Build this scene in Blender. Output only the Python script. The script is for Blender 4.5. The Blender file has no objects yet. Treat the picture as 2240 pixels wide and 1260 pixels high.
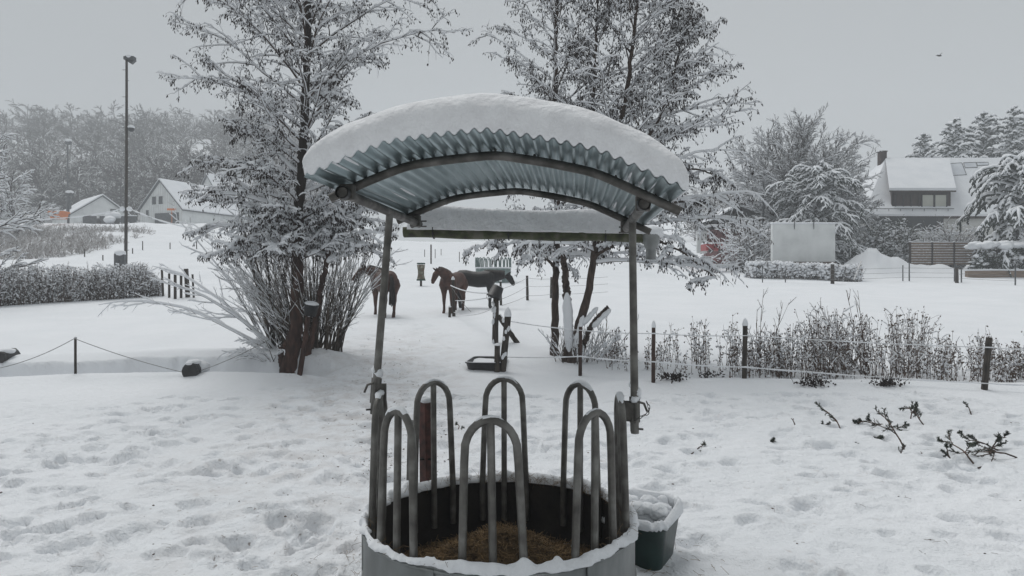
import bpy, math, random
import numpy as np
SC = bpy.context.scene
COL = SC.collection
PI = math.pi
F, CX, CY, HZ = 1510.0, 1120.0, 630.0, 620.0
CAM = np.array([0.0, 0.0, 1.95])
PITCH = math.atan((CY - HZ) / F)
FW = np.array([0, math.cos(PITCH), -math.sin(PITCH)]); UPV = np.array([0, math.sin(PITCH), math.cos(PITCH)])
def ray(px, py):
    return np.array([(px - CX) / F, 0, 0]) + FW + UPV * ((CY - py) / F)
def P(px, py, d):
    r = ray(px, py); return CAM + r * (d / r[1])
# ---------------------------------------------------------------- noise and terrain
def _h(ix, iy, s):
    v = np.sin(ix * 127.1 + iy * 311.7 + s * 74.7) * 43758.5453
    return v - np.floor(v)
def vn(x, y, s=0):
    ix, iy = np.floor(x), np.floor(y); fx, fy = x - ix, y - iy
    fx = fx * fx * (3 - 2 * fx); fy = fy * fy * (3 - 2 * fy)
    a, b, c, d = _h(ix, iy, s), _h(ix + 1, iy, s), _h(ix, iy + 1, s), _h(ix + 1, iy + 1, s)
    return (a + (b - a) * fx) * (1 - fy) + (c + (d - c) * fx) * fy - 0.5
def fbm(x, y, s=0, o=4):
    r = 0; a = 1.0
    for i in range(o):
        r = r + a * vn(x * 2 ** i + 17 * i, y * 2 ** i - 9 * i, s + i); a *= .5
    return r
def sst(a, b, x):
    t = np.clip((x - a) / (b - a), 0, 1); return t * t * (3 - 2 * t)
_T = np.arange(-20, 900, 0.25)
def _prof(pts):
    z = np.interp(_T, [p[0] for p in pts], [p[1] for p in pts])
    k = np.exp(-np.linspace(-2.2, 2.2, 25) ** 2); k /= k.sum()
    return np.convolve(np.pad(z, 12, mode='edge'), k, 'valid')
PC = _prof([(-20, 0), (13.2, 0), (15.5, .28), (19, .6), (22.7, .86), (26.7, 1.08), (35, 1.75), (42, 2.3), (60, 4.2), (90, 7.3), (110, 8), (200, 10), (900, 25)])
PL = _prof([(-20, 0), (13.2, 0), (15.5, .28), (19, .6), (22.7, .86), (26, 1.08), (35, 1.95), (45, 2.85), (58, 4.2), (66, 5.4), (80, 8.0), (92, 10.0), (112, 10.6), (150, 17), (230, 50), (330, 62), (900, 70)])
PR = _prof([(-20, 0), (13.2, 0), (15.5, .22), (19, .5), (22.7, .72), (30, 1.2), (45, 2.15), (55, 3.0), (65, 3.9), (90, 6), (130, 10), (200, 24), (300, 30), (900, 40)])
def base(x, y):
    x = np.asarray(x, float); y = np.asarray(y, float)
    u = x / np.maximum(y, 6.0)
    c = np.interp(y, _T, PC); l = np.interp(y, _T, PL); r = np.interp(y, _T, PR)
    a = sst(-.12, -.36, u); b = sst(0.08, .3, u)
    z = c * (1 - a - b) + l * a + r * b
    # ditch in front of the left bank
    m = sst(-3.3, -4.4, x)
    yc = 14.75 + .25 * np.sin(x * .7) + .02 * x
    ye = yc + .28 * fbm(x * 1.1, x * 0, 23, 4) + .12
    z = z + m * (-(.48 + .30 * fbm(x * .9, x * 0 + 4, 29, 3)) * (sst(yc - .95, yc - .45, y) - sst(ye - .02, ye + .13, y)) + .16 * np.exp(-((y - yc - .75) / .6) ** 2) + .05 * np.exp(-((y - yc + 1.0) / .35) ** 2))
    # hollow round the big tree, mound behind on the right, heaped snow by the wall
    z = z + .12 * np.exp(-(((x + 4.6) / 1.6) ** 2 + ((y - 14.9) / .7) ** 2))
    mo = 1.15 * np.exp(-(((x - 25.6) / .95) ** 2 + ((y - 50) / 1.6) ** 2)) + .75 * np.exp(-(((x - 27.3) / 1.3) ** 2 + ((y - 50) / 1.6) ** 2)) + .5 * np.exp(-(((x - 30.2) / 2.6) ** 2 + ((y - 50) / 1.8) ** 2))
    z = z + mo * (1 + .5 * fbm(x * 1.1, y * 1.1, 13, 3))
    z = z + 1.0 * np.exp(-(((x - 24.6) / 5.5) ** 2 + ((y - 51) / 2.5) ** 2)) * .5
    far = sst(14, 60, y)
    z = z + (.07 + .25 * far) * fbm(x * .22, y * .22, 3, 3) * sst(2, 7, y)
    # drift ridge before the weeds on the right
    z = z + .13 * sst(1.0, 2.6, x) * np.exp(-((y - 12.9 + .03 * x) / .5) ** 2) + sst(1.0, 2.6, x) * .04 * np.exp(-((y - 11.6) / .5) ** 2)
    return z
def detail(x, y):
    tr = sst(12.3, 10.6, y + .5 * fbm(x * .8, y * .8, 9, 2))               # trampled yard
    path = np.exp(-((x + 2.6 + (y - 14) * .09) / (1.7)) ** 2) * sst(9, 12, y) * sst(27, 21, y)
    t = np.clip(tr + .8 * path, 0, 1)
    n1 = fbm(x * 1.5, y * 1.7, 11, 3); n2 = fbm(x * 4.3, y * 4.9, 21, 3); n3 = np.abs(fbm(x * 9, y * 10, 31, 3))
    a = t * (.075 * n1 + .034 * n2 - .020 * n3 * (.4 + sst(-.2, .4, n1)) + .06 * np.maximum(fbm(x * 2.6, y * 3.2, 41, 2) - .12, 0))
    b = (1 - t) * sst(50, 20, y) * (.02 * fbm(x * .9, y * 1.6, 5, 3) + .006 * fbm(x * 5, y * 7, 6, 2))
    return a + b
def H(x, y):
    return float(base(x, y) + detail(np.float64(x), np.float64(y)))
_cache = np.concatenate([np.arange(2.5, 60, .05), np.arange(60, 420, .5)])
def G(px, py, sink=0.0):
    r = ray(px, py)
    X = CAM[0] + r[0] / r[1] * _cache; Z = CAM[2] + r[2] / r[1] * _cache
    g = base(X, _cache) + detail(X, _cache)
    i = np.argmax(Z < g)
    return np.array([X[i], _cache[i], g[i] - sink])
def GD(px, d, sink=0.0):
    x = (px - CX) / F * d; return np.array([x, d, H(x, d) - sink])
# ---------------------------------------------------------------- mesh builder
ICO = None
def _ico():
    t = (1 + 5 ** .5) / 2
    v = np.array([(-1, t, 0), (1, t, 0), (-1, -t, 0), (1, -t, 0), (0, -1, t), (0, 1, t), (0, -1, -t), (0, 1, -t), (t, 0, -1), (t, 0, 1), (-t, 0, -1), (-t, 0, 1)], float)
    v /= np.linalg.norm(v[0])
    f = np.array([(0, 11, 5), (0, 5, 1), (0, 1, 7), (0, 7, 10), (0, 10, 11), (1, 5, 9), (5, 11, 4), (11, 10, 2), (10, 7, 6), (7, 1, 8), (3, 9, 4), (3, 4, 2), (3, 2, 6), (3, 6, 8), (3, 8, 9), (4, 9, 5), (2, 4, 11), (6, 2, 10), (8, 6, 7), (9, 8, 1)])
    return v, f
ICOV, ICOF = _ico()
def _sub(v, f):
    v = list(map(tuple, v)); m = {}; nf = []
    def mid(a, b):
        k = (min(a, b), max(a, b))
        if k not in m:
            p = np.array(v[a]) + np.array(v[b]); p /= np.linalg.norm(p); v.append(tuple(p)); m[k] = len(v) - 1
        return m[k]
    for a, b, c in f:
        x, y, z = mid(a, b), mid(b, c), mid(c, a); nf += [(a, x, z), (b, y, x), (c, z, y), (x, y, z)]
    return np.array(v), np.array(nf)
ICOV2, ICOF2 = _sub(ICOV, ICOF)
ICOV3, ICOF3 = _sub(ICOV2, ICOF2)
def unit(a):
    return a / np.maximum(np.linalg.norm(a, axis=-1, keepdims=True), 1e-9)
class MB:
    def __init__(s): s.v = []; s.q = []; s.t = []; s.n = 0
    def add(s, v, q=None, t=None):
        v = np.asarray(v, float).reshape(-1, 3)
        if q is not None and len(q): s.q.append(np.asarray(q, int).reshape(-1, 4) + s.n)
        if t is not None and len(t): s.t.append(np.asarray(t, int).reshape(-1, 3) + s.n)
        s.v.append(v); s.n += len(v); return s
    def box(s, c, size, rz=0.0, M=None):
        h = np.array(size) / 2.0
        v = np.array([(x, y, z) for z in (-1, 1) for y in (-1, 1) for x in (-1, 1)]) * h
        if M is None:
            cz, sz = math.cos(rz), math.sin(rz); M = np.array([(cz, -sz, 0), (sz, cz, 0), (0, 0, 1)])
        v = v @ np.asarray(M).T + np.asarray(c)
        return s.add(v, [(0, 2, 3, 1), (4, 5, 7, 6), (0, 1, 5, 4), (2, 6, 7, 3), (0, 4, 6, 2), (1, 3, 7, 5)])
    def poly(s, a, b, th=.0):
        return s
    def tubes(s, Pp, R, n=4, ex=1.0, ez=1.0, off=0.0, cap=False, jit=0.0, rng=None, ref=None):
        Pp = np.asarray(Pp, float); R = np.asarray(R, float)
        if Pp.ndim == 2: Pp = Pp[None]; R = np.broadcast_to(R, Pp.shape[:2])
        N, m, _ = Pp.shape
        if N == 0: return s
        Tn = np.empty_like(Pp); Tn[:, 1:-1] = Pp[:, 2:] - Pp[:, :-2]; Tn[:, 0] = Pp[:, 1] - Pp[:, 0]; Tn[:, -1] = Pp[:, -1] - Pp[:, -2]
        Tn = unit(Tn)
        # a steady reference for each tube: world up unless the tube is mainly vertical
        ref0 = ref; mt = unit(Pp[:, -1] - Pp[:, 0]); ref = np.where(np.abs(mt[:, 2:3]) > .93, np.array([[0, 1.0, 0]]), np.array([[0, 0, 1.0]]))
        if ref0 is not None: ref = np.broadcast_to(np.asarray(ref0, float), ref.shape)
        S = unit(np.cross(Tn, ref[:, None, :])); U = np.cross(S, Tn)
        a = np.arange(n) * 2 * PI / n
        rr = R[:, :, None] * np.ones(n)
        if jit: rr = rr * (1 + jit * (rng.random(rr.shape) - .5) * 2)
        v = Pp[:, :, None, :] + rr[..., None] * (np.cos(a)[None, None, :, None] * S[:, :, None, :] * ex + np.sin(a)[None, None, :, None] * U[:, :, None, :] * ez)
        v = v.copy(); v[..., 2] += np.asarray(off)[..., None] if np.ndim(off) else off
        idx = np.arange(N * m * n).reshape(N, m, n)
        a0 = idx[:, :-1, :]; b0 = idx[:, 1:, :]
        q = np.stack([a0, np.roll(a0, -1, 2), np.roll(b0, -1, 2), b0], -1).reshape(-1, 4)
        s.add(v.reshape(-1, 3), q)
        if cap:
            vv = v.reshape(N, m, n, 3)
            for e, fl in ((0, True), (m - 1, False)):
                c = vv[:, e].mean(1); ring = vv[:, e]
                tv = np.concatenate([ring, c[:, None]], 1)
                k = np.arange(N)[:, None] * (n + 1); i0 = k + np.arange(n); i1 = k + np.roll(np.arange(n), -1); cc = k + n + np.zeros(n, int)
                tr = np.stack([i0, cc, i1] if fl else [i0, i1, cc], -1).reshape(-1, 3)
                if not fl: tr = tr
                s.add(tv.reshape(-1, 3), None, tr)
        return s
    def blobs(s, C, S, rng=None, jit=.25, lvl=0):
        V, Fc = ((ICOV, ICOF), (ICOV2, ICOF2), (ICOV3, ICOF3))[lvl]
        C = np.asarray(C, float).reshape(-1, 3); S = np.asarray(S, float)
        if S.ndim == 1: S = np.broadcast_to(S, C.shape) if S.shape == (3,) else S[:, None] * np.ones(3)
        N = len(C)
        if N == 0: return s
        v = V[None] * S[:, None, :]
        if rng is not None:
            a = rng.random(N) * 2 * PI; ca, sa = np.cos(a)[:, None], np.sin(a)[:, None]
            v = np.stack([v[..., 0] * ca - v[..., 1] * sa, v[..., 0] * sa + v[..., 1] * ca, v[..., 2]], -1)
            v = v * (1 + jit * (rng.random((N, len(V), 1)) * 2 - 1))
        v = v + C[:, None]
        f = Fc[None] + (np.arange(N) * len(V))[:, None, None]
        return s.add(v.reshape(-1, 3), None, f.reshape(-1, 3))
    def octas(s, C, D, L, W):
        """spindles hanging from C along D"""
        C = np.asarray(C, float); N = len(C)
        if N == 0: return s
        D = unit(np.asarray(D, float)); L = np.asarray(L)[:, None]; W = np.asarray(W)[:, None]
        S = unit(np.cross(D, np.array([[.3, 1, .2]]))); U = np.cross(S, D)
        m = C + D * L * .55
        v = np.stack([C, m + S * W, m + U * W, m - S * W, m - U * W, C + D * L], 1)
        f = np.array([(0, 1, 2), (0, 2, 3), (0, 3, 4), (0, 4, 1), (5, 2, 1), (5, 3, 2), (5, 4, 3), (5, 1, 4)])
        return s.add(v.reshape(-1, 3), None, (f[None] + (np.arange(N) * 6)[:, None, None]).reshape(-1, 3))
    def grid(s, X, closeu=False, flip=False):
        X = np.asarray(X, float); a, b, _ = X.shape
        idx = np.arange(a * b).reshape(a, b)
        if closeu: i0, i1 = idx, np.roll(idx, -1, 0)
        else: i0, i1 = idx[:-1], idx[1:]
        q = np.stack([i0[:, :-1], i1[:, :-1], i1[:, 1:], i0[:, 1:]], -1).reshape(-1, 4)
        if flip: q = q[:, ::-1]
        return s.add(X.reshape(-1, 3), q)
    def prism(s, prof, axis_from, axis_to):
        """extrude polygon (list of 3D points) by vector"""
        a = np.asarray(prof, float); w = np.asarray(axis_to, float) - np.asarray(axis_from, float)
        n = len(a); v = np.concatenate([a, a + w]); c0 = a.mean(0); 
        v = np.concatenate([v, [c0], [c0 + w]])
        q = [(i, (i + 1) % n, n + (i + 1) % n, n + i) for i in range(n)]
        t = [((i + 1) % n, i, 2 * n) for i in range(n)] + [(n + i, n + (i + 1) % n, 2 * n + 1) for i in range(n)]
        return s.add(v, q, t)
    def mesh(s, name, off=(0, 0, 0), smooth=True):
        me = bpy.data.meshes.new(name)
        v = (np.concatenate(s.v) if s.v else np.zeros((0, 3))) - np.asarray(off)
        q = np.concatenate(s.q) if s.q else np.zeros((0, 4), int); t = np.concatenate(s.t) if s.t else np.zeros((0, 3), int)
        me.vertices.add(len(v)); me.vertices.foreach_set('co', v.astype(np.float32).ravel())
        me.loops.add(q.size + t.size); me.loops.foreach_set('vertex_index', np.concatenate([q.ravel(), t.ravel()]).astype(np.int32))
        me.polygons.add(len(q) + len(t))
        st = np.concatenate([np.arange(len(q)) * 4, q.size + np.arange(len(t)) * 3]).astype(np.int32)
        me.polygons.foreach_set('loop_start', st)
        me.update(calc_edges=True); me.validate()
        me.polygons.foreach_set('use_smooth', np.full(len(me.polygons), bool(smooth)))
        return me
def link(o, parent=None):
    COL.objects.link(o)
    if parent is not None: o.parent = parent
    return o
def bev(o, w=.01, seg=2):
    m = o.modifiers.new('bevel', 'BEVEL'); m.width = w; m.segments = seg; m.limit_method = 'ANGLE'; return o
class Thing:
    def __init__(s, name, label, cat, loc, group=None, rz=0.0, local=False):
        s.e = bpy.data.objects.new(name, None); COL.objects.link(s.e); s.loc = np.array(loc, float)
        s.e.location = s.loc; s.e.rotation_euler = (0, 0, rz); s.e['label'] = label; s.e['category'] = cat
        s.e.empty_display_size = .1
        if group: s.e['group'] = group
        s.local = local
    def part(s, name, mb, mat, parent=None, smooth=True, label=None, kind=None):
        me = mb.mesh(name, (0, 0, 0) if s.local else s.loc, smooth)
        me.materials.append(mat)
        o = link(bpy.data.objects.new(name, me), parent or s.e)
        if label: o['label'] = label
        if kind: o['kind'] = kind
        return o
def single(name, mb, mat, label, cat, loc, group=None, smooth=True, kind=None):
    me = mb.mesh(name, loc, smooth); me.materials.append(mat)
    o = link(bpy.data.objects.new(name, me)); o.location = loc
    if label: o['label'] = label
    if cat: o['category'] = cat
    if group: o['group'] = group
    if kind: o['kind'] = kind
    return o
# ---------------------------------------------------------------- materials
def mat(name, c1, c2=None, rough=.8, metal=0.0, scale=6.0, bump=0.0, bscale=40.0, c3=None, spec=None, stretch=(1, 1, 1), detail=6.0, coat=0.0, sss=0.0, lo=.35, hi=.65):
    m = bpy.data.materials.new(name); m.use_nodes = True; nt = m.node_tree; N = nt.nodes; L = nt.links
    b = N['Principled BSDF']; b.inputs['Roughness'].default_value = rough; b.inputs['Metallic'].default_value = metal
    if spec is not None: b.inputs['Specular IOR Level'].default_value = spec
    if coat: b.inputs['Coat Weight'].default_value = coat
    tc = N.new('ShaderNodeTexCoord'); mp = N.new('ShaderNodeMapping'); mp.inputs['Scale'].default_value = stretch
    L.new(tc.outputs['Object'], mp.inputs[0])
    if c2 is None: b.inputs['Base Color'].default_value = (*c1, 1)
    else:
        n = N.new('ShaderNodeTexNoise'); n.inputs['Scale'].default_value = scale; n.inputs['Detail'].default_value = detail; L.new(mp.outputs[0], n.inputs['Vector'])
        r = N.new('ShaderNodeValToRGB'); r.color_ramp.elements[0].position = lo; r.color_ramp.elements[1].position = hi
        r.color_ramp.elements[0].color = (*c1, 1); r.color_ramp.elements[1].color = (*c2, 1)
        if c3 is not None:
            e = r.color_ramp.elements.new((lo + hi) / 2); e.color = (*c3, 1)
        L.new(n.outputs['Fac'], r.inputs[0]); L.new(r.outputs[0], b.inputs['Base Color'])
    if bump:
        n2 = N.new('ShaderNodeTexNoise'); n2.inputs['Scale'].default_value = bscale; n2.inputs['Detail'].default_value = 5; L.new(mp.outputs[0], n2.inputs['Vector'])
        bp = N.new('ShaderNodeBump'); bp.inputs['Strength'].default_value = 1; bp.inputs['Distance'].default_value = bump
        L.new(n2.outputs['Fac'], bp.inputs['Height']); L.new(bp.outputs[0], b.inputs['Normal'])
    return m
M = {}
SN = (.80, .82, .845)
M['snow'] = mat('snow', (.76, .78, .81), SN, .85, scale=3, bump=.012, bscale=30, spec=.2)
M['snow_roof'] = mat('snow_cushion', (.755, .76, .78), (.83, .84, .86), .9, scale=11, bump=.018, bscale=26, spec=.15)
M['snow_tree'] = mat('snow_on_branches', (.80, .82, .85), None, .9, spec=.1)
M['bark'] = mat('alder_bark', (.035, .024, .02), (.085, .06, .048), .9, scale=14, bump=.01, bscale=60, stretch=(1, 1, .3))
M['bark_red'] = mat('reddish_bark', (.028, .016, .013), (.085, .044, .033), .9, scale=9, bump=.015, bscale=40, stretch=(1, 1, .35), c3=(.05, .027, .021))
M['twig'] = mat('twigs', (.022, .017, .015), (.05, .036, .03), .85, scale=3)
M['cone'] = mat('catkins', (.012, .009, .009), (.035, .022, .018), .9, scale=20)
M['shrubtwig'] = mat('hazel_stems', (.03, .023, .018), (.10, .078, .06), .85, scale=5)
M['galv'] = mat('galvanised_sheet', (.20, .27, .285), (.42, .50, .52), .28, .85, scale=4, stretch=(3, .35, 3), lo=.3, hi=.7, bump=.0015, bscale=9)
M['steel'] = mat('weathered_steel', (.045, .042, .038), (.16, .15, .14), .55, .35, scale=9, bump=.002, bscale=90, c3=(.085, .08, .073))
M['tube'] = mat('old_galvanised_tube', (.07, .067, .062), (.22, .217, .205), .5, .45, scale=9, bump=.002, bscale=70, c3=(.13, .125, .115), lo=.3, hi=.7, detail=10)
M['wall'] = mat('feeder_wall_sheet', (.15, .16, .16), (.30, .31, .31), .5, .5, scale=3.5, bump=.002, bscale=12, stretch=(1, 1, .5), c3=(.21, .225, .225))
M['dark'] = mat('dark_inner_wall', (.009, .0075, .0065), (.028, .022, .018), .85, scale=6, bump=.004, bscale=30)  # near-black brown, far darker than the outer wall sheet
M['hay'] = mat('hay', (.055, .035, .018), (.16, .105, .05), .95, scale=30, bump=.01, bscale=90)
M['straw'] = mat('straw', (.07, .045, .022), (.28, .185, .09), .9, scale=12)
M['gutter'] = mat('mossy_gutter', (.035, .034, .026), (.12, .115, .09), .8, scale=11, c3=(.06, .07, .035), bump=.003, bscale=40)
M['zinc'] = mat('zinc_spout', (.18, .19, .19), (.3, .31, .31), .5, .5, scale=8)
M['rust'] = mat('rust_red_post', (.045, .02, .016), (.10, .038, .03), .75, scale=18, bump=.002)
M['greentub'] = mat('green_plastic', (.003, .017, .015), (.010, .034, .030), .4, scale=5, bump=.002, bscale=20)
M['black'] = mat('black_rubber', (.012, .012, .013), (.03, .03, .032), .5, scale=10)
M['ice'] = mat('dark_icy_water', (.10, .11, .11), (.3, .31, .32), .25, scale=5)
M['post'] = mat('dark_wooden_post', (.022, .019, .016), (.07, .058, .048), .9, scale=20, bump=.004, stretch=(1, 1, .2))
M['postred'] = mat('reddish_wooden_post', (.04, .024, .02), (.08, .048, .038), .9, scale=20, bump=.004, stretch=(1, 1, .2))
M['rope'] = mat('white_electric_rope', (.45, .45, .45), (.7, .7, .7), .8, scale=30)
M['greyrope'] = mat('grey_rope', (.12, .12, .12), (.3, .3, .3), .8, scale=30)
M['bay'] = mat('bay_coat', (.034, .013, .008), (.078, .028, .016), .6, scale=5, bump=.004, bscale=60)
M['blackcoat'] = mat('black_coat', (.006, .006, .007), (.014, .012, .012), .55, scale=5, bump=.004, bscale=60)
M['mane'] = mat('mane_hair', (.010, .008, .008), (.02, .016, .014), .7, scale=20)
M['leafbrown'] = mat('dry_leaves', (.06, .045, .035), (.16, .12, .095), .9, scale=8)
M['stemdry'] = mat('dry_stems', (.035, .022, .018), (.13, .08, .06), .9, scale=6)
M['green'] = mat('dark_needles', (.010, .017, .012), (.03, .045, .032), .8, scale=2)
M['evergreen'] = mat('evergreen_leaves', (.010, .017, .010), (.035, .05, .03), .7, scale=4)
M['render'] = mat('pale_rendered_wall', (.50, .50, .48), (.62, .62, .60), .9, scale=1.2)
M['white'] = mat('white_painted_wall', (.60, .62, .62), (.74, .76, .76), .85, scale=.9, c3=(.69, .71, .71), bump=.004, bscale=8)
M['roofsnow'] = mat('roof_snow', (.74, .765, .80), (.80, .82, .85), .9, scale=.8, bump=.02, bscale=3)
M['darkwood'] = mat('dark_wood', (.028, .022, .02), (.06, .045, .04), .8, scale=3, stretch=(6, 6, .5))
M['brownwood'] = mat('brown_boards', (.16, .115, .085), (.29, .22, .17), .85, scale=4, stretch=(.4, .4, 8))
M['glass'] = mat('window_glass', (.03, .035, .04), None, .08)
M['blind'] = mat('pale_blind', (.42, .43, .38), (.48, .49, .44), .6, scale=1)
M['redbarn'] = mat('red_brown_planks', (.10, .03, .03), (.17, .055, .055), .85, scale=3, stretch=(.5, .5, 9))
M['red'] = mat('red_plastic', (.30, .03, .035), (.38, .045, .05), .5, scale=4)
M['orange'] = mat('orange_plastic', (.55, .15, .03), (.65, .19, .04), .55, scale=3)
M['greymetal'] = mat('grey_metal', (.05, .055, .06), (.10, .105, .11), .5, .2, scale=5)
M['greengrey'] = mat('green_grey_feeder', (.10, .15, .145), (.22, .27, .26), .6, .2, scale=5)
M['stone'] = mat('brown_stone_base', (.07, .05, .04), (.16, .12, .10), .9, scale=3, bump=.02, bscale=6)
M['brick'] = mat('chimney_brick', (.03, .022, .02), (.07, .045, .04), .9, scale=4)
M['insul'] = mat('white_insulator', (.7, .7, .7), None, .4)
M['bird'] = mat('bird_feathers', (.03, .03, .03), None, .8)
M['brush'] = mat('bare_brush', (.06, .045, .04), (.15, .12, .105), .9, scale=1.5)
M['panel'] = mat('snow_dusted_panel', (.52, .55, .60), (.66, .69, .73), .6, scale=.8)
def snowy(name, ca, cb, t0=.15, t1=.5, scale=1.5):
    """bark or needles with snow lying on whatever faces up"""
    m = mat(name, ca, cb, .9, scale=scale); nt = m.node_tree; N = nt.nodes; L = nt.links; b = N['Principled BSDF']
    src = b.inputs['Base Color'].links[0].from_socket
    g = N.new('ShaderNodeNewGeometry'); sp = N.new('ShaderNodeSeparateXYZ'); L.new(g.outputs['Normal'], sp.inputs[0])
    n = N.new('ShaderNodeTexNoise'); n.inputs['Scale'].default_value = 2.0; L.new(g.outputs['Position'], n.inputs['Vector'])
    ad = N.new('ShaderNodeMath'); ad.operation = 'MULTIPLY_ADD'; ad.inputs[1].default_value = .5; L.new(n.outputs['Fac'], ad.inputs[0]); L.new(sp.outputs['Z'], ad.inputs[2])
    mr = N.new('ShaderNodeMapRange'); mr.inputs['From Min'].default_value = t0 + .25; mr.inputs['From Max'].default_value = t1 + .25; L.new(ad.outputs[0], mr.inputs['Value'])
    mx = N.new('ShaderNodeMix'); mx.data_type = 'RGBA'; L.new(mr.outputs[0], mx.inputs['Factor']); L.new(src, mx.inputs['A']); mx.inputs['B'].default_value = (*SN, 1)
    L.new(mx.outputs['Result'], b.inputs['Base Color']); return m
M['snowybark'] = snowy('snowy_far_bark', (.04, .035, .033), (.085, .072, .068), .2, .55)
M['round'] = mat('round_tree_bark', (.03, .026, .023), (.07, .058, .052), .9, scale=2)
M['snowybrush'] = snowy('snowy_brush', (.10, .08, .07), (.22, .18, .16), .08, .42)
M['snowyneedle'] = snowy('snowy_needles', (.010, .017, .013), (.03, .045, .035), .0, .35)
def redtrunk():
    m = M['bark_red']; nt = m.node_tree; N = nt.nodes; L = nt.links; b = N['Principled BSDF']; src = b.inputs['Base Color'].links[0].from_socket
    g = N.new('ShaderNodeNewGeometry'); sp = N.new('ShaderNodeSeparateXYZ'); L.new(g.outputs['Position'], sp.inputs[0])
    mr = N.new('ShaderNodeMapRange'); mr.inputs['From Min'].default_value = 2.2; mr.inputs['From Max'].default_value = 3.6; L.new(sp.outputs['Z'], mr.inputs['Value'])
    mx = N.new('ShaderNodeMix'); mx.data_type = 'RGBA'; L.new(mr.outputs[0], mx.inputs['Factor']); L.new(src, mx.inputs['A']); mx.inputs['B'].default_value = (.03, .024, .021, 1); L.new(mx.outputs['Result'], b.inputs['Base Color'])
redtrunk()   # the bark is only peeled and reddish on the lower trunk
def ground_mat():
    m = bpy.data.materials.new('trodden_snow'); m.use_nodes = True; nt = m.node_tree; N = nt.nodes; L = nt.links; b = N['Principled BSDF']
    b.inputs['Roughness'].default_value = .85; b.inputs['Specular IOR Level'].default_value = .2
    g = N.new('ShaderNodeNewGeometry')
    def noise(sc, det=6, stretch=None, rough=.5):
        n = N.new('ShaderNodeTexNoise'); n.inputs['Scale'].default_value = sc; n.inputs['Detail'].default_value = det; n.inputs['Roughness'].default_value = rough
        L.new(g.outputs['Position'], n.inputs['Vector']); return n.outputs['Fac']
    def ramp(f, a, bb, ca=0, cb=1):
        r = N.new('ShaderNodeMapRange'); r.inputs['From Min'].default_value = a; r.inputs['From Max'].default_value = bb; r.inputs['To Min'].default_value = ca; r.inputs['To Max'].default_value = cb
        L.new(f, r.inputs['Value']); return r.outputs[0]
    def mix(f, a, bcol):
        x = N.new('ShaderNodeMix'); x.data_type = 'RGBA'; L.new(f, x.inputs['Factor'])
        if isinstance(a, tuple): x.inputs['A'].default_value = (*a, 1)
        else: L.new(a, x.inputs['A'])
        x.inputs['B'].default_value = (*bcol, 1); return x.outputs['Result']
    def mul(a, c):
        x = N.new('ShaderNodeMath'); x.operation = 'MULTIPLY'; L.new(a, x.inputs[0])
        if isinstance(c, float): x.inputs[1].default_value = c
        else: L.new(c, x.inputs[1])
        return x.outputs[0]
    col = mix(ramp(noise(.6), .35, .65), (.80, .82, .85), (.76, .785, .815))
    sp = N.new('ShaderNodeSeparateXYZ'); L.new(g.outputs['Position'], sp.inputs[0])
    # dirt trodden into the path to the horses (a real stain on the ground)
    ax = N.new('ShaderNodeMath'); ax.operation = 'MULTIPLY_ADD'; ax.inputs[1].default_value = .09; ax.inputs[2].default_value = 1.3; L.new(sp.outputs['Y'], ax.inputs[0])
    ad = N.new('ShaderNodeMath'); ad.operation = 'ADD'; L.new(ax.outputs[0], ad.inputs[0]); L.new(sp.outputs['X'], ad.inputs[1])
    ab = N.new('ShaderNodeMath'); ab.operation = 'ABSOLUTE'; L.new(ad.outputs[0], ab.inputs[0])
    pm = ramp(ab.outputs[0], .4, 2.4, 1, 0); py = ramp(sp.outputs['Y'], 22, 13, 0, 1); py2 = ramp(sp.outputs['Y'], 5, 11, .35, 1)
    stain = mul(mul(mul(pm, py), py2), ramp(noise(2.2, 8, rough=.7), .44, .68))
    col = mix(mul(stain, .5), col, (.36, .30, .26))
    speck = mul(mul(pm, py), ramp(noise(16, 3), .66, .74)); col = mix(mul(speck, .7), col, (.16, .11, .085))
    near = ramp(sp.outputs['Y'], 12.5, 10.5, 0, 1)
    sp2 = mul(mul(near, ramp(noise(1.1, 3), .5, .62)), ramp(noise(9, 5), .60, .70)); col = mix(mul(sp2, .35), col, (.42, .36, .33))
    L.new(col, b.inputs['Base Color'])
    h1 = noise(7, 8, rough=.6); h2 = noise(38, 5)
    b1 = N.new('ShaderNodeBump'); b1.inputs['Strength'].default_value = 1; b1.inputs['Distance'].default_value = .045; L.new(mul(h1, ramp(sp.outputs['Y'], 16, 11, .12, 1)), b1.inputs['Height'])
    b2 = N.new('ShaderNodeBump'); b2.inputs['Strength'].default_value = 1; b2.inputs['Distance'].default_value = .011; L.new(h2, b2.inputs['Height']); L.new(b1.outputs[0], b2.inputs['Normal'])
    L.new(b2.outputs[0], b.inputs['Normal']); return m
M['ground'] = ground_mat()
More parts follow.
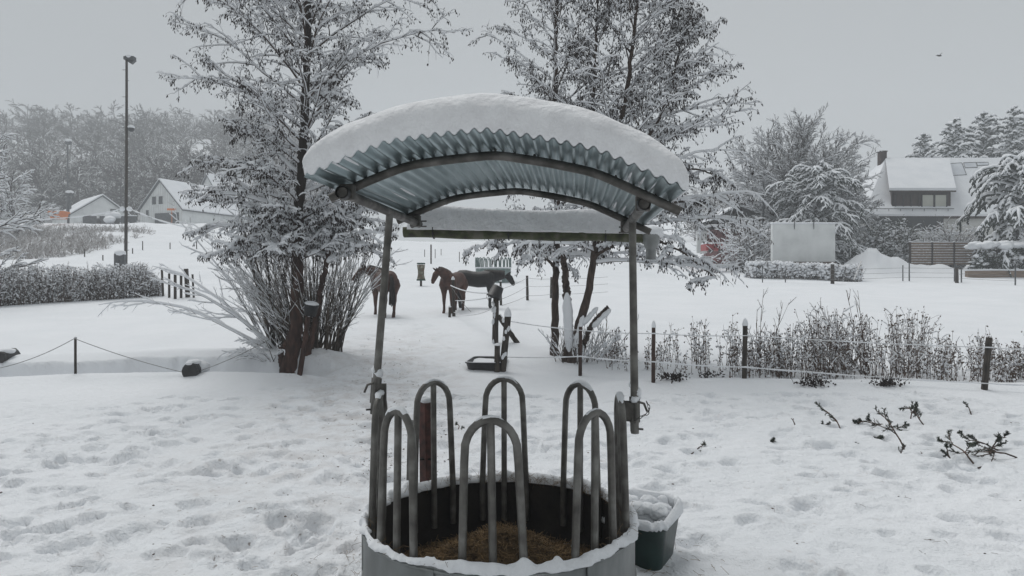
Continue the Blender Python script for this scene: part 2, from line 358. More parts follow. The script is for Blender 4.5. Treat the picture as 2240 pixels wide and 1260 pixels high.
# ---------------------------------------------------------------- ground sheet
def build_ground():
    rng = np.random.default_rng(5)
    ys = np.concatenate([np.linspace(-3.4, 3.6, 40)[:-1], np.arange(3.6, 13.2, .023), 13.2 + np.cumsum(.023 * 1.0125 ** np.arange(520))])
    ys = ys[ys < 430]
    while ys[-1] < 430: ys = np.append(ys, ys[-1] * 1.03)
    uu = np.linspace(-1.18, 1.18, 860)
    Y = np.repeat(ys[:, None], len(uu), 1); X = uu[None, :] * (Y + 4.4)
    Z = base(X, Y) + detail(X, Y)
    # hoof prints
    k = 800
    px = rng.uniform(-6.5, 7.5, k); py = 4.0 + rng.random(k) ** 1.0 * 8.0
    sx = rng.uniform(-4.6, -1.4, 160); sy = rng.uniform(12, 21, 160)
    px = np.concatenate([px, sx]); py = np.concatenate([py, sy])
    for i in range(len(px)):
        if (px[i] + .09) ** 2 + (py[i] - 4.46) ** 2 < 1.1: continue
        r = rng.uniform(.06, .15); dep = rng.uniform(.02, .07) * (.55 if py[i] > 12 else 1); a = rng.random() * PI; e = rng.uniform(1, 1.7)
        j0, j1 = np.searchsorted(ys, [py[i] - .42, py[i] + .42])
        yy = Y[j0:j1]
        c0, c1 = np.searchsorted(uu, [(px[i] - .42) / (py[i] + 3.98), (px[i] + .42) / (py[i] + 4.82)]) if px[i] > 0 else np.searchsorted(uu, [(px[i] - .42) / (py[i] + 3.98), (px[i] + .42) / (py[i] + 4.82)])
        c0 = max(c0 - 3, 0); c1 = min(c1 + 3, len(uu))
        dx = X[j0:j1, c0:c1] - px[i]; dy = Y[j0:j1, c0:c1] - py[i]
        ca, sa = math.cos(a), math.sin(a); p = (dx * ca + dy * sa) / e; q = -dx * sa + dy * ca
        rr = np.sqrt(p * p + q * q) / r * (1 + .5 * vn(dx * 9, dy * 9, i) + .35 * vn(dx * 22, dy * 22, i + 3))
        Z[j0:j1, c0:c1] += -dep * (1 - sst(.7, 1.05, rr)) + .28 * dep * np.exp(-((rr - 1.3) / .25) ** 2)
    mb = MB(); mb.grid(np.stack([X, Y, Z], -1), flip=True)
    me = mb.mesh('ground', (0, 0, 0)); me.materials.append(M['ground'])
    o = link(bpy.data.objects.new('snowy_ground', me)); o['kind'] = 'structure'
    return o
build_ground()
# ================================================================ hay feeder with arched roof
FC = np.array([-.08, 4.45, 0.0]); RIM = .45
FR = np.array([math.cos(.0908), -math.sin(.0908), 0]); FF = np.array([math.sin(.0908), math.cos(.0908), 0])
rg = np.random.default_rng(3)
fd = Thing('round_hay_feeder', 'galvanised round hay feeder with arched corrugated roof under thick snow', 'hay feeder', (FC[0], FC[1], 0))
def ring(R, z, a): return np.stack([FC[0] + R * np.sin(a), FC[1] - R * np.cos(a), np.full_like(a, z)], -1)
aa = np.arange(96) * 2 * PI / 96
mb = MB(); mb.grid(np.stack([ring(.862, z, aa) for z in (-.06, .12, .14, .16, .40, .425, .45)], 1) , closeu=True)
for k, z in enumerate((.13, .42)):   # rolled beads
    mb.tubes(np.concatenate([ring(.865, z, aa), ring(.865, z, aa[:1])]), np.full(97, .009), 6)
fwall = fd.part('outer_wall', mb, M['wall'])
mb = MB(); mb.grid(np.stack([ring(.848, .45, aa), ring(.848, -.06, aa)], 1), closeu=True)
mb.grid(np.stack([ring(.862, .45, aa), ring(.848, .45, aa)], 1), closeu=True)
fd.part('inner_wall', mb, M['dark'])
for a in (-.42, .62, 1.7, 2.75, -1.5, -2.5):
    mb = MB(); c = ring(.872, .2, np.array([a]))[0]; mb.box((c[0], c[1], .20), (.045, .012, .46), rz=a)
    o = fd.part('wall_seam', mb, M['wall'], parent=fwall, smooth=False); bev(o, .003, 1)
# bows
def bow(th, tilt, lean=.0, w=.142, wb=.165, Hh=.775):
    t = Thing
    Rb = .792; c = ring(Rb, RIM, np.array([th]))[0]; tang = np.array([math.cos(th), math.sin(th), 0]); inw = unit((FC - c) * np.array([1, 1, 0]))
    def pt(s, h): return c + tang * (s + tilt * h) + np.array([0, 0, h]) + inw * (lean * h)
    L = []
    for h in (-.30, .0, .2, .4, .55): L.append(pt(-(wb + (w - wb) * max(h, 0) / .6), h))
    for k in range(1, 12):
        a = PI - PI * k / 12; L.append(pt(math.cos(a) * w, .60 + math.sin(a) * (Hh - .60)))
    for h in (.55, .4, .2, .0, -.30): L.append(pt(wb + (w - wb) * -max(h, 0) / .6 if False else (wb + (w - wb) * max(h, 0) / .6), h))
    mb = MB(); mb.tubes(np.array(L), np.full(len(L), .0225), 12, ref=inw)
    b = fd.part('bow', mb, M['tube'])
    mb = MB(); mb.tubes(np.array([pt(0, -.30), pt(0, .3), pt(0, Hh - .01)]), np.full(3, .0215), 12)
    fd.part('middle_bar', mb, M['tube'], parent=b)
    # snow lying on the crest of the bow
    pts = np.array(L[6:15]); n = len(pts); am = np.array([.3, .75, 1, 1.05, 1, .9, .7, .4, .1]) * rg.uniform(.7, 1.1)
    far = 1.0 if abs(th) > 1.2 else .35
    mb = MB(); mb.tubes(pts + np.array([0, 0, .016]), am * .020 * (.45 + .55 * far), 8, ex=.9, ez=.8 + .6 * far, jit=.25, rng=rg, ref=inw)
    fd.part('snow_on_bow', mb, M['snow'], parent=b)
    return b
for k in range(8):
    bow(math.radians(-1.5 + 45 * k + (-5 if k == 5 else 0)), rg.uniform(-.02, .02), rg.uniform(-.01, .03))
# snow on the rim
def snowring():
    n = 420; a = np.arange(n) * 2 * PI / n; m = 14
    rr = []; 
    base_h = .020 + .034 * fbm(a * 4, a * 0 + 2, 4, 5) + .05 * np.maximum(0, fbm(a * 13, a * 0 + 7, 8, 3) - .12)
    base_h = base_h + .012 * np.sin(a * 3 + 1)
    for th in [math.radians(-1.5 + 45 * k) for k in range(8)]:
        for o_ in (-.2, 0, .2):
            da = (a - th - o_ + PI) % (2 * PI) - PI; base_h = base_h + .055 * np.exp(-(da / rg.uniform(.02, .06)) ** 2) * max(0, rg.uniform(-1.2, 1))
    backf = (1 - np.cos(a)) / 2; base_h = np.maximum(base_h + .026 * backf, .006)
    wid = .034 + .030 * fbm(a * 7, a * 0 + 3, 14, 4) + .008 * np.sin(2 * a) + .014 * fbm(a * 30, a * 0 + 9, 31, 3)
    wid = np.maximum(wid, .012)
    X = np.zeros((n, m, 3))
    for j in range(m):
        f = 2 * PI * j / m
        r = .852 + wid * .95 * np.cos(f) * (1 + .15 * fbm(a * 15, a * 0 + j, 3, 2)); z = .448 + np.where(np.sin(f) > 0, base_h * np.sin(f), .012 * np.sin(f)) 
        z = z - np.where(np.cos(f) > .5, .022 * (.5 + fbm(a * 9, a * 0 + 5, 77, 3)), 0) - np.where(np.cos(f) < -.5, .012, 0)
        X[:, j] = np.stack([FC[0] + r * np.sin(a), FC[1] - r * np.cos(a), z], -1)
    idx = np.arange(n * m).reshape(n, m)
    q = np.stack([idx, np.roll(idx, -1, 1), np.roll(np.roll(idx, -1, 0), -1, 1), np.roll(idx, -1, 0)], -1).reshape(-1, 4)
    mb = MB(); mb.add(X.reshape(-1, 3), q[:, ::-1]); return mb
fd.part('snow_on_rim', snowring(), M['snow'])
# ---- roof
def rp(s, dd, z):
    """s across, dd = distance down the roof axis measured like world y at s=0"""
    o = np.array([0, 3.7, 0]) + FF * (np.asarray(dd)[..., None] - 3.7) / FF[1] if np.ndim(dd) else np.array([0, 3.7, 0]) + FF * (dd - 3.7) / FF[1]
    v = o + FR * (np.asarray(s)[..., None] if np.ndim(s) else s)
    v = v.copy(); v[..., 2] = z; return v
RS = np.array([-1.03, -.762, -.561, -.358, -.088, .172, .441, .654, .92]); RZ = np.array([2.405, 2.528, 2.592, 2.622, 2.640, 2.606, 2.538, 2.440, 2.310])
def rz_(s): return .45 * np.interp(s, RS, RZ) + .55 * np.interp(s, RS[[0, 2, 4, 6, 8]], RZ[[0, 2, 4, 6, 8]])
def rib(dd, name):
    ss = np.concatenate([np.linspace(-1.0, .885, 60)])
    zz = np.convolve(np.pad(rz_(ss), 2, mode='edge'), np.ones(5) / 5, 'valid'); zz[:2] = rz_(ss[:2]); zz[-2:] = rz_(ss[-2:])
    mb = MB(); mb.tubes(rp(ss, np.full(60, dd), zz), np.full(60, .0245), 12, cap=True)
    return fd.part(name, mb, M['steel'])
r1 = rib(3.70, 'roof_rib'); r2 = rib(5.13, 'roof_rib')
# corrugated sheet
ns = 29 * 14 + 1; ss = np.linspace(-.975, .848, ns); ph = np.linspace(0, 29 * 2 * PI, ns)
zs = rz_(ss); kk = np.hanning(61); kk /= kk.sum(); zsm = np.convolve(np.pad(zs, 30, mode='reflect', reflect_type='odd'), kk, 'valid')
zsm = .5 * zs + .5 * zsm
wav = .0125 * np.sin(ph) 
ddv = np.concatenate([np.linspace(3.27, 5.42, 40)])
def sheet(off):
    X = np.zeros((ns, len(ddv), 3))
    for j, d_ in enumerate(ddv):
        sag = .006 * np.sin(d_ * 5 + ss * 3) ; X[:, j] = rp(ss, np.full(ns, d_), zsm + wav + .036 + off + sag * .4)
    return X
A, B = sheet(0.0), sheet(.0016)
mb = MB(); mb.grid(A); mb.grid(B, flip=True)
mb.grid(np.stack([A[:, 0], B[:, 0]], 1), flip=True); mb.grid(np.stack([A[:, -1], B[:, -1]], 1))
mb.grid(np.stack([A[0], B[0]], 1)); mb.grid(np.stack([A[-1], B[-1]], 1), flip=True)
sh = fd.part('corrugated_roof', mb, M['galv'])
for s_ in (-.95, -.74, -.53, -.3, -.09, .12, .33, .55, .76):
    mb = MB(); mb.blobs([rp(s_, 3.7, rz_(s_) + .026)], [(.008, .008, .01)], lvl=1); fd.part('bolt_head', mb, M['steel'], parent=r1)
# snow cushion: top surface over the sheet, rounded at the borders
def cushion():
    su = np.concatenate([-.972 + .25 * (1 - np.cos(np.linspace(0, PI / 2, 26))), np.linspace(-.722, .595, 150)[1:-1], .845 - .25 * (1 - np.cos(np.linspace(PI / 2, 0, 26)))])
    dv = np.concatenate([3.275 + .2 * (1 - np.cos(np.linspace(0, PI / 2, 24))), np.linspace(3.475, 5.2, 60)[1:-1], 5.41 - .2 * (1 - np.cos(np.linspace(PI / 2, 0, 20)))])
    S, D = np.meshgrid(su, dv, indexing='ij')
    es = np.minimum(S + .972, .845 - S); ed = np.minimum(D - 3.275, 5.41 - D)
    def rnd(e, w, p): t = np.clip(e / w, 0, 1); return (1 - (1 - t) ** p) ** (1 / p)
    th = .188 + .022 * fbm(S * 1.6, D * 1.6, 5, 3) + .012 * np.cos((S + .05) * 2)
    hgt = th * rnd(es, .17, 2.3) * rnd(ed, .15, 2.4) + .003
    zb = np.interp(S, ss, zsm + wav) + .036 + .004
    zt = np.interp(S, ss, np.convolve(np.pad(zsm, 30, mode='reflect', reflect_type='odd'), kk, 'valid')) + .036 + .013
    Z = np.maximum(zt + hgt, zb + .0) ; e = np.exp(-(np.minimum(es, ed) / .004) ** 2); Z = Z * (1 - e) + (zb + .001) * e
    # lean the front over a touch and roughen
    t = np.clip(hgt / th, 0, 1); bul = .030 * np.sin(np.clip(t, 0, 1) * PI) + .010 * fbm(S * 14, t * 3 + D * 2, 8, 3)
    D2 = D - np.where(D < 4, bul * np.exp(-((D - 3.275) / .12) ** 2), 0) + np.where(D > 5, bul * np.exp(-((D - 5.41) / .12) ** 2), 0)
    S2 = S - bul * np.exp(-((S + .972) / .12) ** 2) + bul * np.exp(-((S - .845) / .12) ** 2)
    Z = Z + .006 * fbm(S * 9, D * 9 + t * 4, 15, 4) * t
    top = rp(S2, D2, 0); top[..., 2] = Z
    bot = rp(S, D, 0); bot[..., 2] = zb
    mb = MB(); mb.grid(top, flip=False); 
    # the front face: a finely ribbed skirt joining sheet edge and cushion is implied by the profile; close underneath
    mb.grid(bot[:, [0, -1]], flip=True)
    return mb
fd.part('snow_cushion', cushion(), M['snow_roof'])
# side beams, brackets and poles
def beam(a, b, w=.026): mb = MB(); mb.tubes(np.array([a, b]), np.array([w, w]), 12, cap=True); return mb
BL0, BL1 = np.array([-.885, 3.60, 2.425]), np.array([-.712, 5.30, 2.405])
BR0, BR1 = np.array([.700, 3.66, 2.372]), np.array([.838, 5.12, 2.345])
for a, b in ((BL0, BL1), (BR0, BR1)):
    bm_ = fd.part('side_beam', beam(a, b, .028), M['steel'])
    for t_, c_ in ((.05, 0), (.93, 0)):
        c = a + (b - a) * t_
        mb = MB(); mb.box(c + np.array([0, -.0, .012]), (.078, .045, .085), rz=-.09)
        o = fd.part('bracket', mb, M['steel'], parent=bm_, smooth=False); bev(o, .006)
    mb = MB(); c = a + np.array([0, -.012, 0]); mb.tubes(np.array([c, c + np.array([.0, .06, 0])]), np.array([.035, .035]), 14); mb.tubes(np.array([c + np.array([0, .02, 0]), c + np.array([.0, .03, 0])]), np.array([.03, .03]), 14, cap=True)
    fd.part('open_tube_end', mb, M['black'], parent=bm_)
    mb = MB()
    for dz in (-.02, .02): mb.tubes(np.array([b + np.array([-.05, -.03, dz]), b + np.array([.06, -.03, dz])]), np.array([.006, .006]), 6, cap=True)
    fd.part('bolt', mb, M['steel'], parent=bm_)
poleL = [P(818, 905, 4.50), P(853, 468, 4.46)]; poleR = [P(1389, 948, 4.40), P(1383, 478, 4.42)]
for (a, b), sx in ((poleL, -1), (poleR, 1)):
    mb = MB(); mb.tubes(np.array([a, b + np.array([0, 0, .02])]), np.array([.026, .0235]), 14, cap=True)
    pl = fd.part('roof_pole', mb, M['tube'])
    up = unit(b - a)
    c0 = a + up * .01; c1 = a + up * .235
    mb = MB(); c = (c0 + c1) / 2; mb.tubes(np.array([c0 + up * .06, c1]), np.array([.034, .034]), 4, cap=True)
    mb.tubes(np.array([c0 + np.array([0, .01, 0]), c0 + up * .06 + np.array([0, .01, 0])]), np.array([.028, .028]), 12, cap=True)
    mb.box(c + np.array([-sx * .045, .0, .02]), (.05, .03, .11))
    cl = fd.part('pole_socket', mb, M['steel'], parent=pl, smooth=False)
    bw = ring(.792, RIM + .50, np.array([math.radians(-1.5 + (90 if sx > 0 else 270))]))[0]
    for f_ in (.35, .8):
        q0 = c0 + (c1 - c0) * f_; q1 = np.array([bw[0], bw[1], q0[2]]); mb = MB(); mb.tubes(np.array([q0, q1]), np.array([.016, .016]), 4, cap=True); fd.part('socket_arm', mb, M['steel'], parent=pl, smooth=False)
    mb = MB(); h = c1 + np.array([sx * .02, -.02, -.03]); mb.tubes(np.array([h, h + np.array([sx * .035, -.01, -.01]), h + np.array([sx * .055, -.01, -.06])]), np.array([.008, .008, .007]), 8, cap=True)
    hd = fd.part('locking_pin', mb, M['steel'], parent=pl)
    mb = MB(); C = [a + up * .03 + np.array([-.0, -.0, 0]), a + up * .03 + np.array([sx * .05, -.02, .0])]; mb.tubes(np.array(C), np.array([.007, .007]), 6, cap=True)
    fd.part('set_screw', mb, M['steel'], parent=pl)
    mb = MB(); q = rg.normal(0, 1, (7, 3)) * np.array([.014, .01, .03]) + c1 + np.array([0, 0, .02]); mb.blobs(q, rg.uniform(.015, .03, 7), rg, .2, 1)
    fd.part('snow_on_socket', mb, M['snow'], parent=pl)
# chain on the right socket
mb = MB(); top = poleR[0] + np.array([.07, -.04, .20]); 
ch = [top + np.array([.012 * math.sin(k), 0, -.022 * k]) if k < 4 else top + np.array([-.022 * (k - 3), 0, -.066 - .012 * (k - 3)]) for k in range(8)]
for k, c in enumerate(ch):
    a = np.linspace(0, 2 * PI, 9); w = .007; d = unit((ch[min(k + 1, 7)] - ch[max(k - 1, 0)])); s_ = unit(np.cross(d, [0, 1, .01])) if k % 2 else unit(np.cross(d, [1, .1, 0]))
    mb.tubes(c + d * (np.cos(a) * .015)[:, None] + s_ * (np.sin(a) * w)[:, None], np.full(9, .0026), 5)
fd.part('chain', mb, M['steel'])
# gutter with its snow behind the rear rib
ga, gb = P(884, 508, 5.60), P(1436, 519, 5.48)
gd = unit(gb - ga); gl = np.linalg.norm(gb - ga); perp = unit(np.cross(gd, [0, 0, 1.0]))
if perp[1] < 0: perp = -perp
prof = [(-.055, .038), (-.060, 0.0), (-.045, -.030), (-.015, -.042), (.02, -.042), (.05, -.028), (.06, 0.0), (.06, .038), (.054, .038), (.052, 0), (.04, -.022), (0, -.034), (-.04, -.022), (-.052, 0), (-.048, .038)]
nx = 60; tt = np.linspace(0, gl, nx)
X = np.array([[ga + gd * t + perp * y + np.array([0, 0, z + .004 * math.sin(t * 9)]) for t in tt] for (y, z) in prof])
mb = MB(); mb.grid(X, closeu=True)
for e in (0, -1):
    c = X[:8, e].mean(0); v = np.concatenate([X[:8, e], [c]]); mb.add(v, None, [(i, (i + 1) % 8, 8) for i in range(8)])
gt = fd.part('gutter', mb, M['gutter'])
for t in (.12, .42, .80, .97):
    mb = MB(); c = ga + gd * gl * t
    pp = np.array([c + perp * y * 1.06 + np.array([0, 0, z * 1.06]) for (y, z) in prof[:8]]); mb.tubes(pp, np.full(8, .006), 6)
    fd.part('gutter_bracket', mb, M['black'], parent=gt)
U = np.linspace(.035, gl - .10, 90); m = 20; X = np.zeros((90, m, 3)); uu_ = (U - U[0]) / (U[-1] - U[0])
hh = .165 + .06 * np.abs(uu_ * 2 - 1.0) ** 1.8; hh *= np.clip(1.15 * (1 - np.abs(uu_ * 2 - 1) ** 14), .12, 1)
for j in range(m):
    f = 2 * PI * j / m; y = .062 * np.sign(math.cos(f)) * abs(math.cos(f)) ** .6; z = np.where(math.sin(f) > 0, hh * abs(math.sin(f)) ** .5, -.01 * np.ones(90))
    X[:, j] = ga + gd * U[:, None] + perp * y + np.stack([0 * U, 0 * U, .03 + z + .006 * fbm(U * 9, U * 0 + j * .7, 3, 3)], -1)
    X[:, j] += perp * (.006 * fbm(U * 7, z * 12, 13, 3))[:, None]
idx = np.arange(90 * m).reshape(90, m); q = np.stack([idx[:-1], np.roll(idx, -1, 1)[:-1], np.roll(idx, -1, 1)[1:], idx[1:]], -1).reshape(-1, 4)
mb = MB(); mb.add(X.reshape(-1, 3), q[:, ::-1])
for e in (0, 89): 
    c = X[e].mean(0); mb.add(np.concatenate([X[e], [c]]), None, [(i, (i + 1) % m, m) for i in range(m)])
fd.part('snow_in_gutter', mb, M['snow_roof'], parent=gt)
# arms carrying the gutter
for p0, p1 in ((BL1 + np.array([0, -.12, 0]), ga + gd * .06 + np.array([0, 0, .045])), (BR1 + np.array([0, -.1, 0]), ga + gd * (gl - .22) + np.array([0, 0, .05]))):
    mb = MB(); mb.tubes(np.array([p0, p1]), np.array([.016, .016]), 8, cap=True); fd.part('gutter_arm', mb, M['steel'], parent=gt)
sp0 = P(1424, 512, 5.45)
mb = MB(); pr = [(.070, .02), (.072, -.03), (.052, -.10), (.040, -.115), (.040, -.20), (.036, -.20), (.036, -.11)]
a = np.linspace(0, 2 * PI, 21)[:-1]
X = np.array([[sp0 + np.array([r * math.cos(t), r * math.sin(t), z]) for (r, z) in pr] for t in a]); mb.grid(X, closeu=True)
so = fd.part('downspout', mb, M['zinc'], parent=gt)
mb = MB(); mb.blobs([sp0 + np.array([.01, 0, .02]), sp0 + np.array([-.04, 0, .03]), sp0 + np.array([.05, 0, .0])], [(.085, .08, .05), (.07, .06, .04), (.05, .05, .035)], rg, .06, 2)
fd.part('snow_on_spout', mb, M['snow'], parent=gt)
# ---- hay inside
def hayheap():
    n, m = 40, 60; mb = MB(); X = np.zeros((m, n, 3))
    for j in range(n):
        r = .78 * j / (n - 1); a = np.arange(m) * 2 * PI / m
        x = r * np.sin(a); y = -r * np.cos(a)
        z = .04 + .34 * np.exp(-(((x - .05) / .36) ** 2 + ((y + .05) / .32) ** 2)) + .10 * np.exp(-(((x + .42) / .25) ** 2 + ((y + .15) / .3) ** 2)) + .045 * fbm(x * 6, y * 6, 3, 4)
        X[:, j] = np.stack([FC[0] + x, FC[1] + y, z], -1)
    mb.grid(X, closeu=True); return mb
hy = Thing('hay_heap', 'brown heap of loose hay lying inside the round feeder', 'hay', (FC[0], FC[1], .06))
hy.e['kind'] = 'stuff'
hy.part('heap', hayheap(), M['hay'])
k = 6500; r = .74 * np.sqrt(rg.random(k)); a = rg.random(k) * 2 * PI; x = r * np.sin(a); y = -r * np.cos(a)
z = .045 + .34 * np.exp(-(((x - .05) / .36) ** 2 + ((y + .05) / .32) ** 2)) + .10 * np.exp(-(((x + .42) / .25) ** 2 + ((y + .15) / .3) ** 2)) + .045 * fbm(x * 6, y * 6, 3, 4)
c = np.stack([FC[0] + x, FC[1] + y, z + rg.uniform(-.005, .022, k)], -1)
d = unit(np.stack([rg.normal(0, 1, k), rg.normal(0, 1, k), rg.normal(0, .5, k)], -1)); L = rg.uniform(.04, .15, k)[:, None]
mid = c + rg.normal(0, .008, (k, 3))
mb = MB(); mb.tubes(np.stack([c - d * L / 2, mid, c + d * L / 2], 1), np.full((k, 3), .0021), 3); hy.part('hay_strands', mb, M['straw'])
# straw wisps hanging on the feeder rim
k = 420; a = np.concatenate([rg.normal(2.9, .35, 170), rg.normal(2.2, .3, 80), rg.uniform(-PI, PI, 170)]); c = ring(.83, .47, a) + rg.normal(0, .02, (k, 3)); c[:, 2] = .455 + abs(rg.normal(0, .02, k))
d = unit(rg.normal(0, 1, (k, 3)) * np.array([1, 1, .7])); L = rg.uniform(.03, .12, k)[:, None]
mb = MB(); mb.tubes(np.stack([c - d * L / 2, c + rg.normal(0, .006, (k, 3)), c + d * L / 2 + np.array([0, 0, -.02])], 1), np.full((k, 3), .0010), 3)
k = 520; a = rg.uniform(-PI, PI, k); rr_ = .93 + abs(rg.normal(0, .35, k)); c = np.stack([FC[0] + rr_ * np.sin(a), FC[1] - rr_ * np.cos(a), 0 * a], -1); c[:, 2] = base(c[:, 0], c[:, 1]) + detail(c[:, 0], c[:, 1]) + .008; d = unit(rg.normal(0, 1, (k, 3)) * np.array([1, 1, .25])); L = rg.uniform(.03, .12, k)[:, None]
mb.tubes(np.stack([c - d * L / 2, c + rg.normal(0, .006, (k, 3)), c + d * L / 2], 1), np.full((k, 3), .0013), 3)
single('loose_straw', mb, M['straw'], 'wisps of straw on the snowy feeder rim and on the snow around it', 'straw', (FC[0], FC[1], .46), kind='stuff')
# rusty red post standing behind the back left bow
b0 = G(925, 1075, 0.02); b0 = np.array([-.64, 5.25, H(-.64, 5.25) - .05])
tp = P(932, 880, 5.22); t = Thing('red_post', 'rust-red square post with a snow cap behind the back left feeder bow', 'post', b0)
mb = MB(); up = unit(tp - b0); c = (tp + b0) / 2; hgt = np.linalg.norm(tp - b0)
mb.tubes(np.array([b0, tp]), np.array([.060, .058]), 4, cap=True); o = t.part('shaft', mb, M['rust'], smooth=False); bev(o, .006)
mb = MB(); mb.box(b0 + up * hgt * .62, (.092, .092, .012)); t.part('groove_band', mb, M['dark'], parent=o, smooth=False)
mb = MB(); mb.blobs([tp + np.array([0, 0, .018]), tp + np.array([-.012, 0, .032])], [(.046, .046, .03), (.032, .032, .022)], rg, .06, 2); t.part('snow_cap', mb, M['snow'])
# grey pipe stub next to it
b1 = np.array([-.77, 5.12, H(-.77, 5.12) - .05]); tp = P(900, 920, 5.12)
mb = MB(); mb.tubes(np.array([b1, tp]), np.array([.028, .028]), 12, cap=True); t = Thing('grey_pipe', 'short grey pipe leaning beside the rust-red post', 'pipe', b1); t.part('pipe', mb, M['steel'])
mb = MB(); q = b1 + (tp - b1) * .52; mb.tubes(np.array([q - np.array([0, 0, .02]), q + np.array([0, 0, .02])]), np.array([.036, .036]), 12, cap=True); t.part('collar', mb, M['steel'])
mb = MB(); mb.blobs([q + np.array([0, -.01, .03])], [(.035, .035, .02)], rg, .1, 1); t.part('snow_on_collar', mb, M['snow'])
# ================================================================ green trough
def rrect(w, d, r, n=8):
    out = []
    for cx, cy, a0 in ((w / 2 - r, d / 2 - r, 0), (-w / 2 + r, d / 2 - r, PI / 2), (-w / 2 + r, -d / 2 + r, PI), (w / 2 - r, -d / 2 + r, 1.5 * PI)):
        for k in range(n): a = a0 + PI / 2 * k / (n - 1); out.append((cx + r * math.cos(a), cy + r * math.sin(a)))
    return np.array(out)
def tub(name, label, c, w, d, h, rz, matl, group=None, taper=.84, rimw=.03, snow_h=.035, water=.55, cat='trough', rimtop=True):
    t = Thing(name, label, cat, c, group, rz=rz, local=True)
    lv = [(taper, 0), (taper + (1 - taper) * .5, h * .5), (1 - .02, h * .88), (1.0, h * .9), (1.03, h * .9), (1.03, h), (1.0, h), (.94, h), (.93, h * .9), (taper * .93, .03)]
    R = rrect(w, d, min(w, d) * .22); X = np.array([[np.array([p[0] * f, p[1] * f, z]) for f, z in lv] for p in R])
    mb = MB(); mb.grid(X, closeu=True); o = t.part('tub', mb, matl)
    R = rrect(w * .9, d * .9, min(w, d) * .2); mb = MB(); v = [(p[0], p[1], h * water) for p in R] + [(0, 0, h * water)]
    mb.add(v, None, [(i, (i + 1) % len(R), len(R)) for i in range(len(R))]); t.part('water_surface', mb, M['ice'])
    return t
tr = tub('water_trough', 'dark green plastic water trough with snow-covered rim beside the feeder', np.array([.935, 5.04, H(1.1, 5.0) - .07]), .50, .52, .38, -.50, M['greentub'], taper=.80, water=.72)
R = rrect(.50, .52, .50 * .22, 16); n = len(R); m = 12; X = np.zeros((n, m, 3)); ai = np.arange(n) / n * 2 * PI
for i in range(n):
    nn = unit(R[i]); wv = .026 + .007 * math.sin(i * 1.3) + .010 * rg.random(); hv = .018 + .016 * abs(math.sin(i * .31)) + .012 * rg.random() + (.05 if R[i][1] > .1 else 0)
    for j in range(m):
        f = 2 * PI * j / m; X[i, j] = (*(R[i] * .985 + nn * wv * math.cos(f)), .378 + (hv * math.sin(f) if math.sin(f) > 0 else .02 * math.sin(f)) - (.02 if math.cos(f) > .4 else 0) * rg.random())
idx = np.arange(n * m).reshape(n, m); q = np.stack([idx, np.roll(idx, -1, 1), np.roll(np.roll(idx, -1, 0), -1, 1), np.roll(idx, -1, 0)], -1).reshape(-1, 4)
mb = MB(); mb.add(X.reshape(-1, 3), q); tr.part('snow_on_rim', mb, M['snow'])
mb = MB(); k = 60; c = np.stack([rg.uniform(-.20, .19, k), rg.uniform(-.02, .21, k), rg.uniform(.27, .42, k)], -1); sz = rg.uniform(.04, .09, k); mb.blobs(c, np.stack([sz, sz, rg.uniform(.025, .06, k)], -1), rg, .12, 2); tr.part('snow_heap', mb, M['snow'])
# ================================================================ black trough by the post group
c = G(1062, 806); c = np.array([c[0] + .02, c[1] + .35, H(c[0], c[1]) - .05])
bt = tub('feed_trough', 'low black rubber trough sunk in the snow at the foot of the wooden post', c, .78, 1.25, .20, -.10, M['black'], taper=.86, water=.55)
mb = MB(); k = 40; mb.blobs(np.stack([rg.uniform(-.28, .22, k), rg.uniform(-.5, .5, k), np.full(k, .105)], -1), np.stack([rg.uniform(.06, .14, k), rg.uniform(.05, .1, k), rg.uniform(.008, .03, k)], -1), rg, .1, 1); bt.part('snow_in_trough', mb, M['snow'])
R = rrect(.78, 1.25, .78 * .22, 8); mb = MB(); Rr = np.array([(p[0] * .99, p[1] * .99, .205) for p in R]); mb.tubes(np.concatenate([Rr, Rr[:1]]), np.full(len(Rr) + 1, .014), 6, ex=1.3, ez=.6, jit=.3, rng=rg); bt.part('snow_on_rim', mb, M['snow'])
